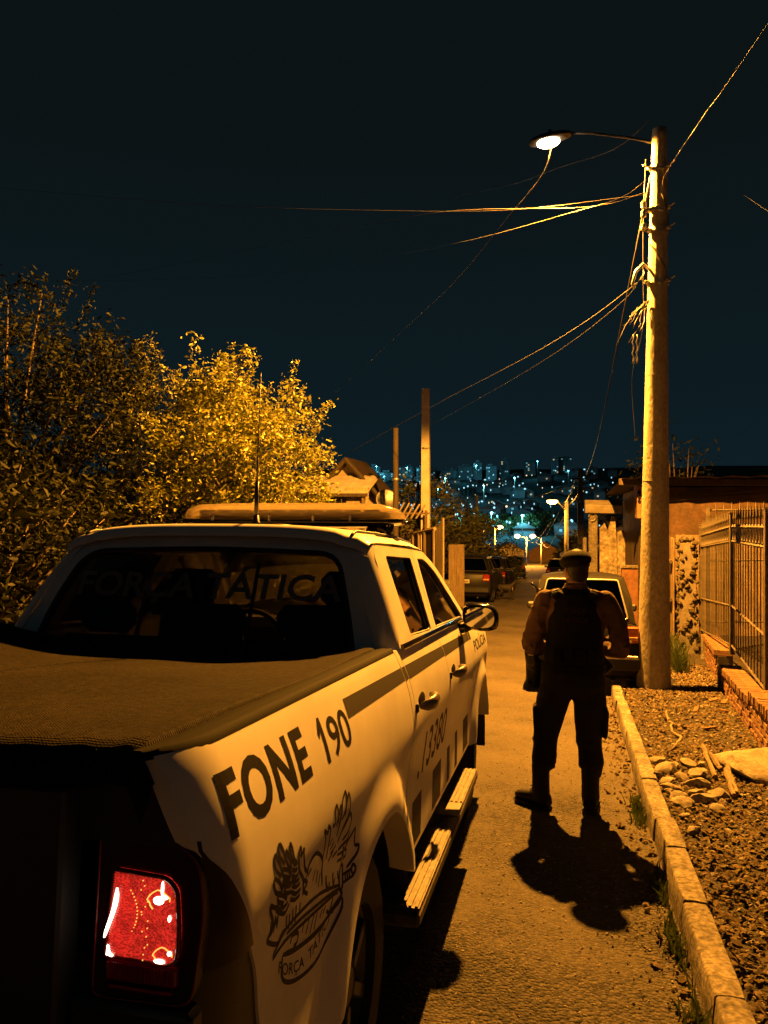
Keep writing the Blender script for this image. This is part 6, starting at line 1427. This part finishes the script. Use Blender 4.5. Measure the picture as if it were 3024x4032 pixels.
for k in range(3):
    w, d, h = ((9, 8, 4), (12, 8, 5), (8, 9, 6))[k]; bw_ = MB(); bw_.box((0, 0, h/2), (w, d, h)); r_ = MB()
    r_.loft([[Vector((0, yy, h + 2.2)), Vector((w/2 + .5, yy, h)), Vector((w/2 + .5, yy, h - .25)), Vector((-w/2 - .5, yy, h - .25)), Vector((-w/2 - .5, yy, h))] for yy in (-d/2 - .5, d/2 + .5)])
    a = bw_.mesh('wall'); a.materials.append(M['town_wall']); q = r_.mesh('roof'); q.materials.append(M['town_roof']); hmesh.append((a, q, w, d, h))
for i in range(95):
    u = rc.uniform(-.13, .30); dist = 330 + 390*rc.random()**.8; x, y = polar(u, dist); a, q, w, d, h = hmesh[i % 3]
    o = empty('hillside_house', (x, y, zg(x, y) - .4), (0, 0, rc.uniform(-.6, .6))); tag(o, 'small dim house on the dark hillside across the valley', 'house', 'houses on the far hillside')
    link('wall', a, None, o); link('roof', q, None, o)
    if rc.random() < .5: link('window', winw if rc.random() < .5 else winm, None, o, False, (rc.uniform(-.3, .3)*w, -d/2 - .08, h*.5))
M['lamp_cool'] = emis('town_lamp_cool', (.42, .84, 1.0), 1.1); M['lamp_warm'] = emis('town_lamp_warm', (1.0, .74, .42), 1.2)
lpole = MB().tube([(0, 0, 0), (0, 0, 6.4)], .12, 5).mesh('pole'); lpole.materials.append(M['concrete_dark'])
gl = MB().ell((0, 0, 6.9), (.72, .72, .60), 8, 6).mesh('globe'); gl.materials.append(M['lamp_cool'])
gw_ = gl.copy(); gw_.materials.clear(); gw_.materials.append(M['lamp_warm'])
for i in range(170):
    if i < 60: u = rc.uniform(-.10, .30); dist = 560 + 150*rc.random()
    elif i < 130: u = rc.gauss(.10, .09); dist = 420 + 220*rc.random()
    else: u = rc.gauss(.15, .06); dist = 300 + 140*rc.random()
    if not -.14 < u < .31: continue
    x, y = polar(u, dist); k = rc.choice((.35, .45, .55, .7, .9, 1.2)) * (dist/560)
    warm = rc.random() < .2
    o = empty('town_lamp', (x, y, zg(x, y))); o.scale = (k, k, 1); tag(o, ('warm' if warm else 'cool white') + ' street lamp dot among the lights across the valley', 'street lamp', ('warm' if warm else 'cool white') + ' lamps across the valley')
    link('pole', lpole, None, o); link('globe', gw_ if warm else gl, None, o)
# floodlit grove and the lit road in the valley
for i, (u, dist, e) in enumerate([(.10, 345, 55000), (.14, 352, 60000), (.18, 340, 55000), (-.06, 610, 15000), (.03, 690, 26000), (.12, 700, 30000), (.20, 720, 26000), (.08, 560, 34000), (.17, 540, 34000), (.13, 450, 34000), (.0, 560, 9000), (.24, 600, 9000), (-.01, 680, 20000), (.07, 480, 22000)]):
    x, y = polar(u, dist); hh = 9 if dist < 400 else 16
    o = empty('flood_light', (x, y, zg(x, y))); tag(o, ['left flood light over the teal lit grove', 'middle flood light over the teal lit grove', 'right flood light over the teal lit grove', 'flood light before the office block', 'flood light among towers right of the pole', 'flood light near skyline centre', 'flood light right of skyline centre', 'flood light mid hillside left', 'flood light mid hillside right', 'flood light above the grove', 'flood light left hillside', 'flood light right hillside', 'flood light behind the square pole', 'flood light low on the hillside left of centre'][i], 'flood light', 'flood lights across the valley')
    MB().tube([(0, 0, 0), (0, 0, hh)], .15, 6).build('mast', M['concrete_dark'], o); MB().ell((0, 0, hh + .4), (.7, .7, .4), 8, 6).build('lamp_head', M['lamp_cool'], o, smooth=True)
    dl = bpy.data.lights.new('flood', 'POINT'); dl.energy = e*.38; dl.color = (.10, .62, .85); dl.shadow_soft_size = 1; lo_ = bpy.data.objects.new('flood', dl); COL.objects.link(lo_); lo_.parent = o; lo_.location = (0, -1.5, hh + .2)
for i in range(26):
    u = .06 + .165*((i*.618) % 1); dist = 345 + 42*rc.random(); x, y = polar(u, dist); r = rc.uniform(2.5, 4)
    tree('grove_tree', (x, y, zg(x, y)), [((x, y, zg(x, y) + r*1.1), (r, r, r), 14)], None, 26, (r*.22,)*3, (.9, 1.7), 'leaf_c', 'round tree in the teal lit grove across the valley', 'tree', 400 + i, .25, 'grove trees across the valley')
